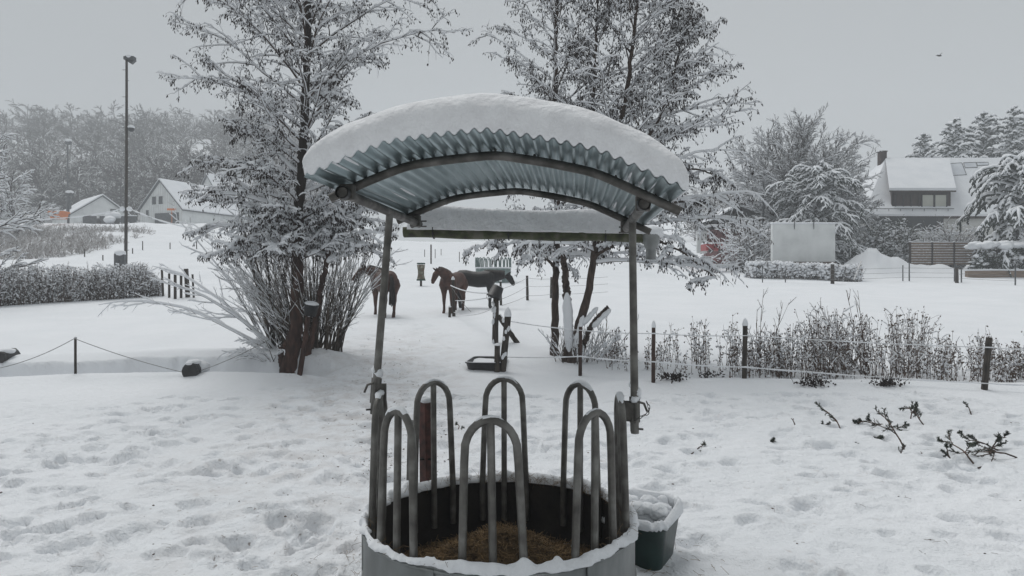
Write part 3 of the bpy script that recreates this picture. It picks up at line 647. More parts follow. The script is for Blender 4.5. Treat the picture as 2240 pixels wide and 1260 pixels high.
# ================================================================ horses
def horse(name, label, loc, rz, coat, neck, head, legs=None, scale=1.0, tail_side=0.0, group='horses standing in the snow', blaze=False):
    t = Thing(name, label, 'horse', loc, group, rz=rz, local=True); t.e.scale = (scale,) * 3
    mb = MB()
    def tb(pts, rr, n=14, ex=1.0, ez=1.0): mb.tubes(np.array(pts, float), np.array(rr, float), n, ex=ex, ez=ez, cap=True)
    # trunk: deep chest, tucked belly, round croup, dipped back
    tb([(-.86, 0, 1.18), (-.80, 0, 1.19), (-.66, 0, 1.20), (-.45, 0, 1.19), (-.2, 0, 1.15), (.05, 0, 1.12), (.3, 0, 1.14), (.5, 0, 1.17), (.64, 0, 1.16), (.72, 0, 1.15)],
       [.05, .18, .275, .295, .285, .295, .30, .285, .21, .06], 18, ex=.98, ez=1.03)
    tb([(.18, 0, 1.34), (.34, 0, 1.40), (.5, 0, 1.36)], [.08, .11, .1], 12, ex=.7)           # withers
    for s in (-1, 1):
        tb([(-.60, s * .13, 1.20), (-.58, s * .155, 1.0), (-.55, s * .155, .84), (-.60, s * .15, .70), (-.70, s * .145, .54), (-.67, s * .145, .42), (-.64, s * .145, .22), (-.63, s * .145, .14), (-.59, s * .145, .07)],
           [.18, .22, .155, .100, .072, .056, .047, .055, .058], 12)
        tb([(-.60, s * .145, .08), (-.57, s * .145, -.02)], [.052, .07], 12)
        tb([(.46, s * .13, 1.20), (.50, s * .15, 1.0), (.49, s * .145, .84), (.49, s * .14, .66), (.50, s * .14, .48), (.49, s * .14, .30), (.49, s * .14, .14), (.53, s * .14, .07)],
           [.16, .175, .12, .080, .064, .046, .052, .056], 12)
        tb([(.52, s * .14, .08), (.55, s * .14, -.02)], [.05, .066], 12)
    neck = np.array(neck, float); head = np.array(head, float)
    tb(neck, np.interp(np.linspace(0, 1, len(neck)), [0, .5, 1], [.27, .19, .13]), 14, ex=.62, ez=1.0)
    tb(head, np.interp(np.linspace(0, 1, len(head)), [0, .18, .45, .75, 1], [.10, .135, .115, .078, .055]), 14, ex=.72, ez=1.0)
    me = mb.mesh(name + '_body'); me.materials.append(coat)
    o = link(bpy.data.objects.new('body', me), t.e)
    r = o.modifiers.new('remesh', 'REMESH'); r.mode = 'VOXEL'; r.voxel_size = .019; r.use_smooth_shade = True
    sm = o.modifiers.new('smooth', 'SMOOTH'); sm.iterations = 5; sm.factor = .5
    hd = unit(head[-1] - head[0]); poll = head[0]; side = unit(np.cross(hd, [0, 0, 1])); upn = np.cross(side, hd)
    for s in (-1, 1):
        mb = MB(); b = poll + side * s * .065 + upn * .06 + hd * .02
        mb.tubes(np.array([b, b + upn * .07 + side * s * .015, b + upn * .16 + side * s * .02]), np.array([.034, .032, .006]), 8, ex=.6); t.part('ear', mb, coat)
        mb = MB(); mb.blobs([head[0] + (head[-1] - head[0]) * .36 + side * s * .092 + upn * .035], [(.018, .018, .018)], lvl=1); t.part('eye', mb, M['black'])
    # mane and forelock
    mb = MB(); n0 = neck[0]; k = 70; rr = np.random.default_rng(7)
    tt = np.linspace(.05, 1, k); nk = np.stack([np.interp(tt, np.linspace(0, 1, len(neck)), neck[:, i]) for i in range(3)], -1); nr = np.interp(tt, [0, .5, 1], [.27, .19, .13])
    nd = unit(neck[-1] - neck[0]); ns_ = unit(np.cross(nd, [0, 0, 1])); nu = np.cross(ns_, nd)
    top = nk + nu * nr[:, None] * .97; ln = rr.uniform(.14, .24, k)[:, None]
    mb.tubes(np.stack([top, top + nu * .03 + ns_ * .06, top - nu * .02 + ns_ * .115 - np.array([0, 0, 1]) * ln * .5, top + ns_ * .125 - np.array([0, 0, 1]) * ln], 1), np.tile([.02, .024, .02, .006], (k, 1)), 5)
    mb.tubes(np.array([poll + upn * .10, poll + upn * .11 + hd * .08, poll + upn * .09 + hd * .2]), np.array([.03, .03, .008]), 6)
    t.part('mane', mb, M['mane'])
    mb = MB(); k = 40; a = rr.normal(0, .022, (k, 2)); e = rr.normal(0, .045, (k, 2))
    p0 = np.tile([-.80, 0, 1.30], (k, 1)) + np.c_[a[:, 0], a[:, 1], np.zeros(k)]
    mb.tubes(np.stack([p0, p0 + np.array([-.10, 0, -.08]), p0 + np.c_[-.12 + e[:, 0] * .6, e[:, 1] * .8, -.40 + 0 * e[:, 0]], p0 + np.c_[-.08 + e[:, 0], e[:, 1] * 1.2 + tail_side, -.85 - abs(e[:, 0])]], 1), np.tile([.018, .022, .022, .008], (k, 1)), 5)
    t.part('tail', mb, M['mane'])
    return t
NK_UP = [(.42, 0, 1.24), (.62, 0, 1.40), (.80, 0, 1.58), (.90, 0, 1.70)]
p = G(846, 693)
# looking back over the left shoulder
h1 = horse('bay_horse', 'bay horse turned away beside the left pole with its head turned left', (p[0] - .16, p[1] + .35, H(p[0], p[1] + .35) - .06), math.radians(116), M['bay'],
           [(.42, 0, 1.24), (.58, .08, 1.38), (.68, .24, 1.47), (.70, .38, 1.54)], [(.70, .40, 1.56), (.66, .58, 1.45), (.60, .78, 1.26), (.58, .86, 1.18)], scale=1.05)
p = G(988, 684)
h2 = horse('bay_horse', 'reddish bay horse with pricked ears standing in front of the black horse', (p[0] + .02, p[1] + .30, H(p[0], p[1] + .2) - .06), math.radians(-106), M['bay'],
           [(.42, 0, 1.24), (.60, -.04, 1.36), (.76, -.12, 1.46), (.86, -.18, 1.50)], [(.88, -.19, 1.51), (1.00, -.25, 1.36), (1.10, -.30, 1.16), (1.13, -.31, 1.06)], scale=1.0)
p = G(1040, 675)
h3 = horse('black_horse', 'black horse standing side-on facing right behind the bay horse', (p[0] + .04, p[1] + .3, H(p[0], p[1] + .3) - .06), math.radians(-4), M['blackcoat'],
           [(.42, 0, 1.20), (.66, 0, 1.24), (.90, 0, 1.27), (1.06, 0, 1.29)], [(1.10, 0, 1.30), (1.25, 0, 1.17), (1.36, 0, .98), (1.40, 0, .90)], scale=1.0)
# ================================================================ trees
def walkv(P0, D0, L, n, wob, grav, rng, up=0.0):
    """grow N polylines of n segments; grav pulls the direction down as it goes (up lifts it)"""
    P0 = np.asarray(P0, float); D = unit(np.asarray(D0, float)); L = np.asarray(L, float)
    out = [P0]; p = P0
    for i in range(n):
        D = unit(D + rng.normal(0, wob, D.shape) + np.array([0, 0, -1.0]) * (np.asarray(grav)[..., None] if np.ndim(grav) else grav) * (i + 1) / n + np.array([0, 0, up]))
        p = p + D * (L / n)[:, None]; out.append(p)
    return np.stack(out, 1)
def kids(Pp, L, k, t0, t1, ang, lf, rng, flat=0.0, taper=.6, endbias=1.0):
    """k children on each parent polyline -> starts, dirs, lengths, t"""
    N, m, _ = Pp.shape
    t = t0 + (t1 - t0) * ((np.arange(k)[None] + rng.random((N, k))) / k) ** endbias
    x = t * (m - 1); i = np.minimum(x.astype(int), m - 2); f = (x - i)[..., None]
    ar = np.arange(N)[:, None]; a, b = Pp[ar, i], Pp[ar, i + 1]
    st = a + (b - a) * f; T = unit(b - a)
    S = unit(np.cross(T, np.array([0, 0, 1.0]) + rng.normal(0, .05, T.shape))); U = np.cross(S, T)
    az = rng.random((N, k)) * 2 * PI
    side = np.where((np.arange(k)[None] + rng.integers(0, 2, (N, 1))) % 2 == 0, 1.0, -1.0)
    if flat: az = np.where(rng.random((N, k)) < flat, np.where(side > 0, 0, PI) + rng.normal(0, .45, (N, k)), az)
    an = ang * rng.uniform(.75, 1.25, (N, k))
    Dv = T * np.cos(an)[..., None] + (S * np.cos(az)[..., None] + U * np.sin(az)[..., None]) * np.sin(an)[..., None]
    ln = lf * L[:, None] * (1 - taper * t) * rng.uniform(.6, 1.25, (N, k))
    return st.reshape(-1, 3), Dv.reshape(-1, 3), ln.ravel(), t.ravel()
def rad(Pp, r0, r1):
    m = Pp.shape[1]; f = np.linspace(0, 1, m)[None]; r0 = np.asarray(r0, float).reshape(-1, 1) if np.ndim(r0) else r0
    return (r0 * (1 - f) + r1 * f) * np.ones((Pp.shape[0], 1))
def snow_on(mb, Pp, R, thick, rng, n=5, wide=.9, keep=1.0, minz=.25, zf=False):
    """long uneven pillows of snow riding on branches that are not too steep"""
    N, m, _ = Pp.shape
    if keep < 1: s = rng.random(N) < keep; Pp, R = Pp[s], R[s]; N = len(Pp)
    if N == 0: return
    T = np.gradient(Pp, axis=1); T = unit(T); hz = np.sqrt(np.clip(1 - T[..., 2] ** 2, 0, 1))
    f = np.clip((hz - minz) / (.85 - minz), 0, 1)
    am = rng.uniform(.45, 1.25, (N, m)) * f; am[:, -1] *= .35; am[:, 0] *= .7
    th = thick * am
    if zf: th = th * np.interp(Pp[..., 2], [1.8, 3.0, 4.2, 6.0], [1.55, 1.35, .85, .62])
    mb.tubes(Pp, np.maximum(R * f * 1.05 * wide + th * .55, 1e-4), n, ex=.95, ez=1.15, off=R * .5 + th * .5, jit=.12, rng=rng)
def catk(mb, tips, n, spread, l0, l1, w0, w1, rng, keep=1.0):
    if keep < 1: tips = tips[rng.random(len(tips)) < keep]
    C = np.repeat(tips, n, 0) + rng.normal(0, spread, (len(tips) * n, 3)); k = len(C)
    D = np.array([0, 0, -1.0]) + rng.normal(0, .28, (k, 3))
    mb.octas(C, D, rng.uniform(l0, l1, k), rng.uniform(w0, w1, k))
def smoothpath(pts, n):
    pts = np.array(pts, float); t = np.linspace(0, len(pts) - 1, n); i = np.clip(t.astype(int), 0, len(pts) - 2); f = (t - i)[:, None]
    p0 = pts[np.clip(i - 1, 0, None)]; p1 = pts[i]; p2 = pts[i + 1]; p3 = pts[np.clip(i + 2, None, len(pts) - 1)]
    return .5 * (2 * p1 + (p2 - p0) * f + (2 * p0 - 5 * p1 + 4 * p2 - p3) * f ** 2 + (3 * p1 - p0 - 3 * p2 + p3) * f ** 3)
def trunk_snow(mb, path, R, az, rng, w=.5):
    """snow plastered on one side of a trunk"""
    pass
# ---- big alder on the left
def alder(name, label, stems, limbs, rng, barkm, tw=None, snowf=1.0, catf=1.0, catlen=(.05, .085), group=None):
    """stems: list of (path points, r0, r1); limbs: dict of branching settings"""
    loc = np.array(stems[0][0][0]); t = Thing(name, label, 'tree', loc, group)
    tr, br, tw_, sn, ck = MB(), MB(), MB(), MB(), MB()
    for (pts, r0, r1, cfg) in stems:
        n = 60; path = smoothpath(pts, n); path[:, :2] += .012 * rng.normal(0, 1, (n, 2))
        f = np.linspace(0, 1, n); R = (r0 * (1 - f) ** .8 + r1 * f) * (1 + .5 * np.exp(-f * n / 2.5))
        tr.tubes(path, R, 14, jit=.10, rng=rng)
        if not cfg: continue
        Lh = cfg['len']; PP = path[None]; tot = np.array([1.0])
        st, dv, ln, tt = kids(PP, tot, cfg['n'], cfg['t0'], cfg.get('t1', .985), 1.2, 1.0, rng, endbias=cfg.get('eb', 1.0))
        az = np.arange(len(tt)) * 2.399 + rng.normal(0, .35, len(tt)); 
        el = cfg['el'](tt) + rng.normal(0, .09, len(tt))
        dv = np.stack([np.cos(az) * np.cos(el), np.sin(az) * np.cos(el), np.sin(el)], -1)
        if 'bias' in cfg: dv = unit(dv + np.array(cfg['bias']))
        ln = Lh(tt) * rng.uniform(.72, 1.15, len(tt))
        if 'sq' in cfg: ln = ln * (1 - cfg['sq'] * np.abs(dv[:, 1]))
        g = cfg['grav']; l1 = walkv(st, dv, ln, 9, .07, g, rng); r1_ = np.interp(tt, [0, 1], [cfg['r'][0], cfg['r'][1]])
        R1 = rad(l1, r1_, .005); br.tubes(l1, R1, 6, jit=.1, rng=rng); snow_on(sn, l1, R1, cfg['sn'] * .75, rng, 6, zf=True)
        s2, d2, n2, t2 = kids(l1, ln, cfg['k2'], .14, .97, .75, cfg.get('l2', .34), rng, flat=.72, taper=.55)
        d2 = unit(d2 + np.array([0, 0, cfg.get('lift', .1)])); n2 = np.clip(n2, .12, 1.3)
        l2 = walkv(s2, d2, n2, 6, .10, g * .8, rng); R2 = rad(l2, np.clip(.007 + .008 * n2, .007, .017), .0035); tw_.tubes(l2, R2, 4); snow_on(sn, l2, R2, cfg['sn'] * .62, rng, 5, zf=True)
        s3, d3, n3, t3 = kids(l2, n2, cfg['k3'], .15, 1.0, .8, .5, rng, flat=.5, taper=.45)
        n3 = np.clip(n3, .07, .4); l3 = walkv(s3, d3, n3, 4, .16, cfg.get('g3', .35), rng, up=cfg.get('up3', 0)); R3 = rad(l3, .0038, .0022); tw_.tubes(l3, R3, 3); snow_on(sn, l3, R3, cfg['sn'] * .42, rng, 4, keep=.75, zf=True)
        tips = np.concatenate([l3[:, -1], l3[:, 3], l3[:, 2], l2[:, -1]]); zt = tips[:, 2]
        catk(ck, tips, cfg.get('ck', 1), .022, *catlen, .008, .0145, rng, keep=cfg.get('ckeep', .8))
        # snow clods in the forks, more in the lower crown
        C = np.concatenate([s2, s3]); w = rng.random(len(C)) < cfg.get('clod', .2) * np.interp(C[:, 2], [2.0, 3.4, 5.0], [1.9, 1.0, .6]); C = C[w]
        sn.blobs(C + np.array([0, 0, .02]), np.stack([rng.uniform(.025, .075, len(C)), rng.uniform(.025, .075, len(C)), rng.uniform(.015, .04, len(C))], -1) * cfg.get('clods', 1.0), rng, .3, 0)
    t.part('trunk', tr, barkm); t.part('branches', br, M['bark']); t.part('twigs', tw_, M['twig'])
    t.part('catkins', ck, M['cone']); t.part('snow_cover', sn, M['snow_tree'])
    return t
r1 = np.random.default_rng(21)
b = G(632, 815); b[2] -= .1; d0 = b[1]
path = [b, P(644, 740, d0), P(650, 640, d0), P(651, 540, d0), P(655, 440, d0 - .02), P(663, 330, d0), P(668, 210, d0), P(672, 90, d0 + .05), P(676, -20, d0), P(680, -140, d0), P(684, -270, d0)]
zt = lambda t: t
cfg = dict(n=86, eb=1.35, t0=.27, t1=.985, len=lambda t: np.interp(t, [.27, .35, .45, .55, .62, .75, 1], [2.6, 2.6, 2.7, 3.3, 3.4, 3.1, .6]), el=lambda t: np.interp(t, [.27, .34, .45, .7, 1], [.26, .34, .55, .78, 1.1]), grav=.13, r=(.042, .014), sn=.048, k2=15, k3=7, lift=.10, g3=.42, ck=2, ckeep=.44, clod=.20, sq=.30, bias=(-.17, 0, 0))
t_alder = alder('alder_tree', 'large snow-laden alder with a reddish trunk, the left tree behind the feeder', [(path, .15, .022, cfg),
    ([b + np.array([.28, .1, 0]), P(690, 700, d0 + .1), P(705, 620, d0 + .1), P(722, 540, d0 + .15), P(740, 470, d0 + .2)], .075, .03, dict(n=12, t0=.6, len=lambda t: 1.0 + 0 * t, el=lambda t: .7 + 0 * t, grav=.10, r=(.022, .012), sn=.06, k2=10, k3=5, ck=1, ckeep=.5, clod=.35, clods=1.2)),
    ([b + np.array([-.1, .05, 0]), P(618, 770, d0 + .02), P(640, 735, d0)], .09, .06, None)], None, r1, M['bark_red'])
# stake and bucket tied to it
sb = P(655, 822, d0 - .28); mb = MB(); mb.tubes(np.array([sb, P(668, 742, d0 - .25), P(674, 690, d0 - .25)]), np.array([.055, .06, .05]), 8, cap=True, jit=.08, rng=rg)
st = Thing('wooden_stake', 'rough brown stake leaning against the foot of the left alder', 'stake', sb); st.part('shaft', mb, M['bark_red'])
mb = MB(); mb.blobs([P(676, 688, d0 - .26)], [(.07, .06, .05)], rg, .15, 1); st.part('snow_cap', mb, M['snow'])
def bucket(name, label, c, r0, r1, h, tilt, parent_label=None):
    t = Thing(name, label, 'bucket', c, rz=0, local=True); t.e.rotation_euler = tilt
    a = np.linspace(0, 2 * PI, 21)[:-1]; pr = [(r0 * .92, .012), (r1 * .95, h), (r1 + .012, h), (r1 + .012, h - .02), (r1, h - .025), (r0, 0), (0.001, 0)]
    X = np.array([[(r * math.cos(q), r * math.sin(q), z) for r, z in pr] for q in a]); mb = MB(); mb.grid(X, closeu=True, flip=True); mb.add([(r0 * .92 * math.cos(q), r0 * .92 * math.sin(q), .012) for q in a] + [(0, 0, .012)], None, [(i, (i + 1) % 20, 20) for i in range(20)])
    t.part('pail', mb, M['black'])
    q = np.linspace(0, PI, 12); mb = MB(); mb.tubes(np.stack([np.cos(q) * (r1 + .01), np.sin(q) * .3 * r1, h - .01 + np.sin(q) * r1 * .8], -1), np.full(12, .004), 5); t.part('handle', mb, M['steel'])
    return t
c = P(678, 690, d0 - .42); bk = bucket('black_bucket', 'black bucket with a snowy top hanging on the left alder trunk', c, .12, .15, .24, (.1, .18, 0))
mb = MB(); mb.blobs([(0, 0, .255)], [(.15, .14, .05)], rg, .08, 2); bk.part('snow_in_bucket', mb, M['snow'])
# ---- many stemmed hazel round the alder
def shrub(name, label, c, n, hmax, spread, rng, m_st, sn=.03, cat='shrub', group=None, r=.016, k2=7, k3=3, base_r=.3, arch=.25, dirs=None, twr=.004, lean=(0, 0), snow_m=None, elmin=.9, n3len=.35):
    t = Thing(name, label, cat, c, group)
    a = rng.random(n) * 2 * PI; e = elmin + (1.5 - elmin) * rng.random(n) ** .8
    if dirs is not None: a = dirs(n)
    st = np.stack([c[0] + base_r * np.cos(a) * rng.random(n) ** .5, c[1] + base_r * .7 * np.sin(a) * rng.random(n) ** .5, np.full(n, c[2] - .05)], -1)
    dv = np.stack([np.cos(a) * np.cos(e) * spread + lean[0], np.sin(a) * np.cos(e) * spread + lean[1], np.sin(e)], -1)
    L = hmax * rng.uniform(.5, 1.05, n); l1 = walkv(st, dv, L, 9, .05, arch, rng); R1 = rad(l1, r * rng.uniform(.5, 1.2, n), .003)
    mb, sm, tw = MB(), MB(), MB(); mb.tubes(l1, R1, 5); snow_on(sm, l1, R1, sn * .8, rng, 5, minz=.12)
    s2, d2, n2, _ = kids(l1, L, k2, .2, .97, .5, .28, rng, taper=.5); l2 = walkv(s2, d2, n2, 5, .08, arch * .3, rng, up=.05); R2 = rad(l2, twr * 1.3, .0022); tw.tubes(l2, R2, 4); snow_on(sm, l2, R2, sn * .5, rng, 4, minz=.1)
    if k3:
        s3, d3, n3, _ = kids(l2, n2, k3, .2, 1, .6, n3len, rng); l3 = walkv(s3, d3, n3, 3, .1, 0, rng); R3 = rad(l3, twr * .7, .0016); tw.tubes(l3, R3, 3); snow_on(sm, l3, R3, sn * .35, rng, 4, keep=.5, minz=.1)
    t.part('stems', mb, m_st); t.part('twigs', tw, m_st); t.part('snow_cover', sm, snow_m or M['snow_tree'])
    return t
c = GD(676, d0 + .80); c[2] -= .03
shrub('hazel_shrub', 'many-stemmed snowy hazel shrub fanning out behind the left alder trunk', c, 150, 3.2, 1.0, np.random.default_rng(5), M['shrubtwig'], sn=.019, base_r=.8, arch=.05, r=.021, k2=9, k3=3, elmin=.94, lean=(-.13, 0))
c = GD(590, d0 + .2); shrub('hazel_shrub', 'low snowy shoots sprawling left from the foot of the left alder', c, 34, 1.0, 1.5, np.random.default_rng(8), M['shrubtwig'], sn=.03, base_r=.25, arch=.2, r=.010, k2=7, k3=2, lean=(-.5, -.1), elmin=.35)
c = GD(610, d0 + .7); rr = np.random.default_rng(15); shrub('hazel_shrub', 'long bare snowy boughs arching far left of the left alder', c, 10, 4.1, 1.3, rr, M['shrubtwig'], sn=.05, base_r=.3, arch=.12, r=.034, k2=9, k3=4, elmin=.55, dirs=lambda n: PI + rr.normal(0, .35, n))
# ---- alders on the right
r2 = np.random.default_rng(33)
b = G(1213, 777); b[2] -= .1; d1 = b[1]
elr = lambda t: np.interp(t, [.2, .35, .6, 1], [.25, .60, .85, 1.1])
cA = dict(n=48, t0=.22, t1=.98, len=lambda t: np.interp(t, [.2, .3, .45, .6, .8, 1], [1.8, 2.2, 2.8, 2.6, 1.8, .5]), el=elr, grav=.09, r=(.030, .010), sn=.044, k2=12, k3=5, lift=.15, g3=.30, ck=1, ckeep=.64, clod=.10, sq=.25, bias=(-.05, 0, .0))
path = [b, P(1214, 700, d1), P(1216, 600, d1), P(1219, 500, d1), P(1220, 400, d1), P(1218, 300, d1), P(1216, 200, d1), P(1216, 100, d1), P(1219, 0, d1), P(1222, -110, d1), P(1224, -220, d1)]
alder('alder_tree', 'slender alder with a straight dark trunk, left of the two trees right of centre', [(path, .085, .02, cA)], None, r2, M['bark'], catlen=(.055, .10))
b2 = G(1250, 792); b2[2] -= .1; d2_ = b2[1]
cB = dict(n=50, t0=.30, t1=.985, len=lambda t: np.interp(t, [.3, .42, .6, .8, 1], [3.0, 3.5, 3.1, 2.1, .6]), el=lambda t: np.interp(t, [.3, .42, .6, 1], [.10, .34, .62, 1.0]), grav=.11, r=(.034, .010), sn=.044, k2=13, k3=5, lift=.12, g3=.34, ck=1, ckeep=.62, clod=.12, sq=.25, bias=(.30, 0, 0))
cC = dict(n=28, t0=.12, t1=.985, len=lambda t: np.interp(t, [0, .5, 1], [2.1, 2.0, .7]), el=lambda t: .62 + .3 * t, grav=.06, r=(.022, .009), sn=.034, k2=11, k3=5, lift=.15, g3=.28, ck=1, ckeep=.55, clod=.06, sq=.25, bias=(.30, 0, .1))
cD = dict(n=13, t0=.14, t1=.98, len=lambda t: 1.15 - .5 * t, el=lambda t: .12 + 0 * t, grav=.22, r=(.014, .008), sn=.046, k2=8, k3=5, lift=-.05, g3=.4, ck=1, ckeep=.33, clod=.2, sq=.2)
alder('alder_tree', 'spreading alder with leaning snow-plastered trunks, right of the straight slim one', [
    ([b2, P(1262, 730, d2_), P(1282, 660, d2_), P(1296, 580, d2_ + .05), P(1310, 500, d2_ + .1), P(1330, 400, d2_ + .15), P(1352, 300, d2_ + .2), P(1370, 200, d2_ + .2), P(1384, 100, d2_), P(1392, 10, d2_), P(1400, -90, d2_)], .10, .016, cB),
    ([P(1318, 470, d2_ + .1), P(1370, 380, d2_ + .15), P(1425, 290, d2_ + .1), P(1465, 200, d2_), P(1485, 110, d2_), P(1492, 50, d2_)], .045, .01, cC),
    ([P(1300, 520, d2_ + .05), P(1290, 430, d2_ + .3), P(1296, 300, d2_ + .5), P(1300, 180, d2_ + .5), P(1305, 60, d2_ + .5), P(1310, -40, d2_ + .5)], .05, .012, dict(cC, bias=(0, 0, 0), n=28, t0=.2)),
    ([P(1300, 545, d2_), P(1380, 485, d2_ - .1), P(1470, 445, d2_ - .2), P(1545, 440, d2_ - .2)], .04, .01, cD),
    ([P(1300, 560, d2_), P(1390, 520, d2_ - .3), P(1480, 545, d2_ - .4), P(1570, 612, d2_ - .5)], .036, .009, cD),
    ([P(1322, 440, d2_ + .1), P(1420, 390, d2_ + .3), P(1520, 370, d2_ + .3), P(1590, 400, d2_ + .2)], .036, .009, cD),
    ([P(1216, 590, d1), P(1170, 540, d1 - .2), P(1110, 520, d1 - .3), P(1050, 545, d1 - .4)], .034, .009, cD),
    ([b2 + np.array([-.1, .1, 0]), P(1243, 700, d2_ + .15), P(1238, 620, d2_ + .2), P(1232, 560, d2_ + .25)], .10, .055, None),
    ([b2 + np.array([.15, .05, .0]), P(1290, 720, d2_), P(1330, 672, d2_ - .1)], .06, .045, None)], None, r2, M['bark'], catlen=(.055, .10))
# plastered snow on the pale stem and on the cut stubs
mb = MB(); 
for a_, b_, w_ in ((P(1246, 770, d2_ - .02), P(1240, 640, d2_ + .02), .105), (P(1272, 712, d2_ - .05), P(1308, 672, d2_ - .08), .07), (P(1296, 716, d2_ - .12), P(1336, 676, d2_ - .15), .07), (P(1256, 760, d2_ - .1), P(1276, 690, d2_ - .08), .06)):
    n = 14; L = np.linspace(0, 1, n)[:, None]; mb.tubes(a_ + (b_ - a_) * L, w_ * np.array([.3, .8] + [1] * 10 + [.8, .25]) * rg.uniform(.85, 1.12, n), 9, ez=.8, jit=.1, rng=rg)
tA = [o for o in bpy.data.objects if o.name.startswith('alder_tree') and o.type == 'EMPTY'][-1]
me = mb.mesh('plastered_snow', tuple(tA.location)); me.materials.append(M['snow_tree']); link(bpy.data.objects.new('plastered_snow', me), tA)
c = GD(1262, d2_ + .1); shrub('alder_suckers', 'snowy suckers crowding the base of the leaning alder', c, 46, .95, 1.1, np.random.default_rng(9), M['shrubtwig'], sn=.032, base_r=.5, r=.009, k2=5, k3=2, arch=.05)
# ================================================================ fences and posts
rf = np.random.default_rng(44)
def postpts(px0, py0, px1, py1, d=None):
    """top pixel, bottom pixel -> world base and top at the distance where the base meets the snow"""
    b = G(px1, py1) if d is None else GD(px1, d); t = P(px0, py0, b[1]); b = b.copy(); b[2] -= .12; return b, t
def add_post(t, b, tp, r, m, snow=.0, name='post', n=8, lab=None):
    mb = MB(); k = 6; L = np.linspace(0, 1, k)[:, None]; mb.tubes(b + (tp - b) * L, r * np.linspace(1.05, .95, k), n, cap=True, jit=.06, rng=rf)
    o = t.part(name, mb, m, label=lab)
    if snow:
        mb = MB(); n_ = 7; z = np.linspace(-.004, snow, n_); mb.tubes(tp + np.stack([0 * z, 0 * z, z], -1), r * np.array([1.12, 1.15, 1.1, .98, .8, .5, .05]), 9, jit=.05, rng=rf)
        t.part('snow_cap', mb, M['snow'], parent=o)
    return o
def sagrope(t, pts, sag, r, m, name='rope', snow=0.0, parent=None):
    out = []
    for i in range(len(pts) - 1):
        a, b = np.array(pts[i]), np.array(pts[i + 1]); f = np.linspace(0, 1, 15)[:, None]; s = sag[i] if hasattr(sag, '__len__') else sag
        q = a + (b - a) * f; q[:, 2] -= (4 * s * f * (1 - f))[:, 0]; out.append(q if i == 0 else q[1:])
    q = np.concatenate(out); mb = MB(); mb.tubes(q, np.full(len(q), r), 6)
    o = t.part(name, mb, m, parent=parent)
    if snow:
        mb = MB(); mb.tubes(q, snow * rf.uniform(.5, 1.2, (1, len(q))), 6, off=r * .8, ex=.8, ez=1.1); t.part('snow_on_' + name, mb, M['snow'], parent=o)
    return o
# right paddock fence
fp = [postpts(1270, 714, 1269, 822), postpts(1430, 716, 1429, 837), postpts(1630, 712, 1628, 828), postpts(2164, 738, 2152, 852), postpts(2330, 745, 2330, 858)]
t = Thing('rope_fence', 'two-strand white rope fence on wooden posts in front of the dry weeds on the right', 'fence', fp[1][0])
mats = [M['postred'], M['postred'], M['post'], M['post'], M['post']]
for (b, tp), r, m_, s_ in zip(fp, (.036, .036, .048, .052, .05), mats, (.12, .13, .14, 0, .1)): add_post(t, b, tp, r, m_, s_)
cor = (P(1110, 702, 15.3), P(1100, 781, 15.3))
top = [cor[0]] + [b + (tp - b) * f + np.array([0, -.06, 0]) for (b, tp), f in zip(fp, (.93, .90, .83, .83, .84))]
low = [cor[1]] + [b + (tp - b) * f + np.array([0, -.06, 0]) for (b, tp), f in zip(fp, (.46, .44, .30, .22, .25))]
sagrope(t, top, .02, .006, M['rope'], snow=.010); sagrope(t, low, .02, .006, M['rope'], snow=.015)
# corner group of posts
cb, ct = postpts(1111, 692, 1098, 812)
t = Thing('corner_post', 'leaning dark corner post with a tall snow cap beside the low black trough', 'post', cb); add_post(t, cb, ct, .070, M['post'], .20, 'shaft')
mb = MB()
for k in range(9): q = cb + (ct - cb) * rf.uniform(.3, .95); mb.blobs([q + np.array([rf.normal(0, .04), -.06, 0])], [(.03, .03, .05)], rf, .2, 1)
t.part('stuck_snow', mb, M['snow'])
b, tp = postpts(1088, 755, 1087, 812); b[1] -= .05; tp[1] -= .05
t = Thing('short_post', 'short thick wooden post standing against the leaning corner post', 'post', b); add_post(t, b, tp, .062, M['post'], .05, 'shaft')
b, tp = postpts(1085, 650, 1083, 750); A1b, A1t = b, tp
t = Thing('gate_post', 'dark wooden gate post carrying an upturned black bucket', 'post', b); add_post(t, b, tp + np.array([0, 0, -.02]), .075, M['post'], 0, 'shaft')
mb = MB()
for k in range(12): q = b + (tp - b) * rf.uniform(.1, .9); mb.blobs([q + np.array([-.05 + rf.normal(0, .02), -.06, 0])], [(.03, .03, .07)], rf, .2, 1)
t.part('stuck_snow', mb, M['snow'])
bk = bucket('black_bucket', 'upturned black bucket tilted on top of the dark gate post', tp + np.array([.06, -.02, .26]), .14, .18, .30, (PI - .15, .42, 0))
mb = MB(); mb.blobs([(0, 0, -.01)], [(.13, .13, .018)], rf, .08, 2); bk.part('snow_on_bottom', mb, M['snow'])
b, tp = postpts(1090, 690, 1138, 750); tp[1] = A1b[1]
t = Thing('brace_timber', 'dark diagonal brace timber leaning on the gate post', 'timber', b); add_post(t, b, tp, .062, M['post'], 0, 'shaft')
mb = MB(); L = np.linspace(0.05, .95, 10)[:, None]; mb.tubes(b + (tp - b) * L, .04 * rf.uniform(.5, 1, (1, 10)), 7, off=.06); t.part('snow_cover', mb, M['snow'])
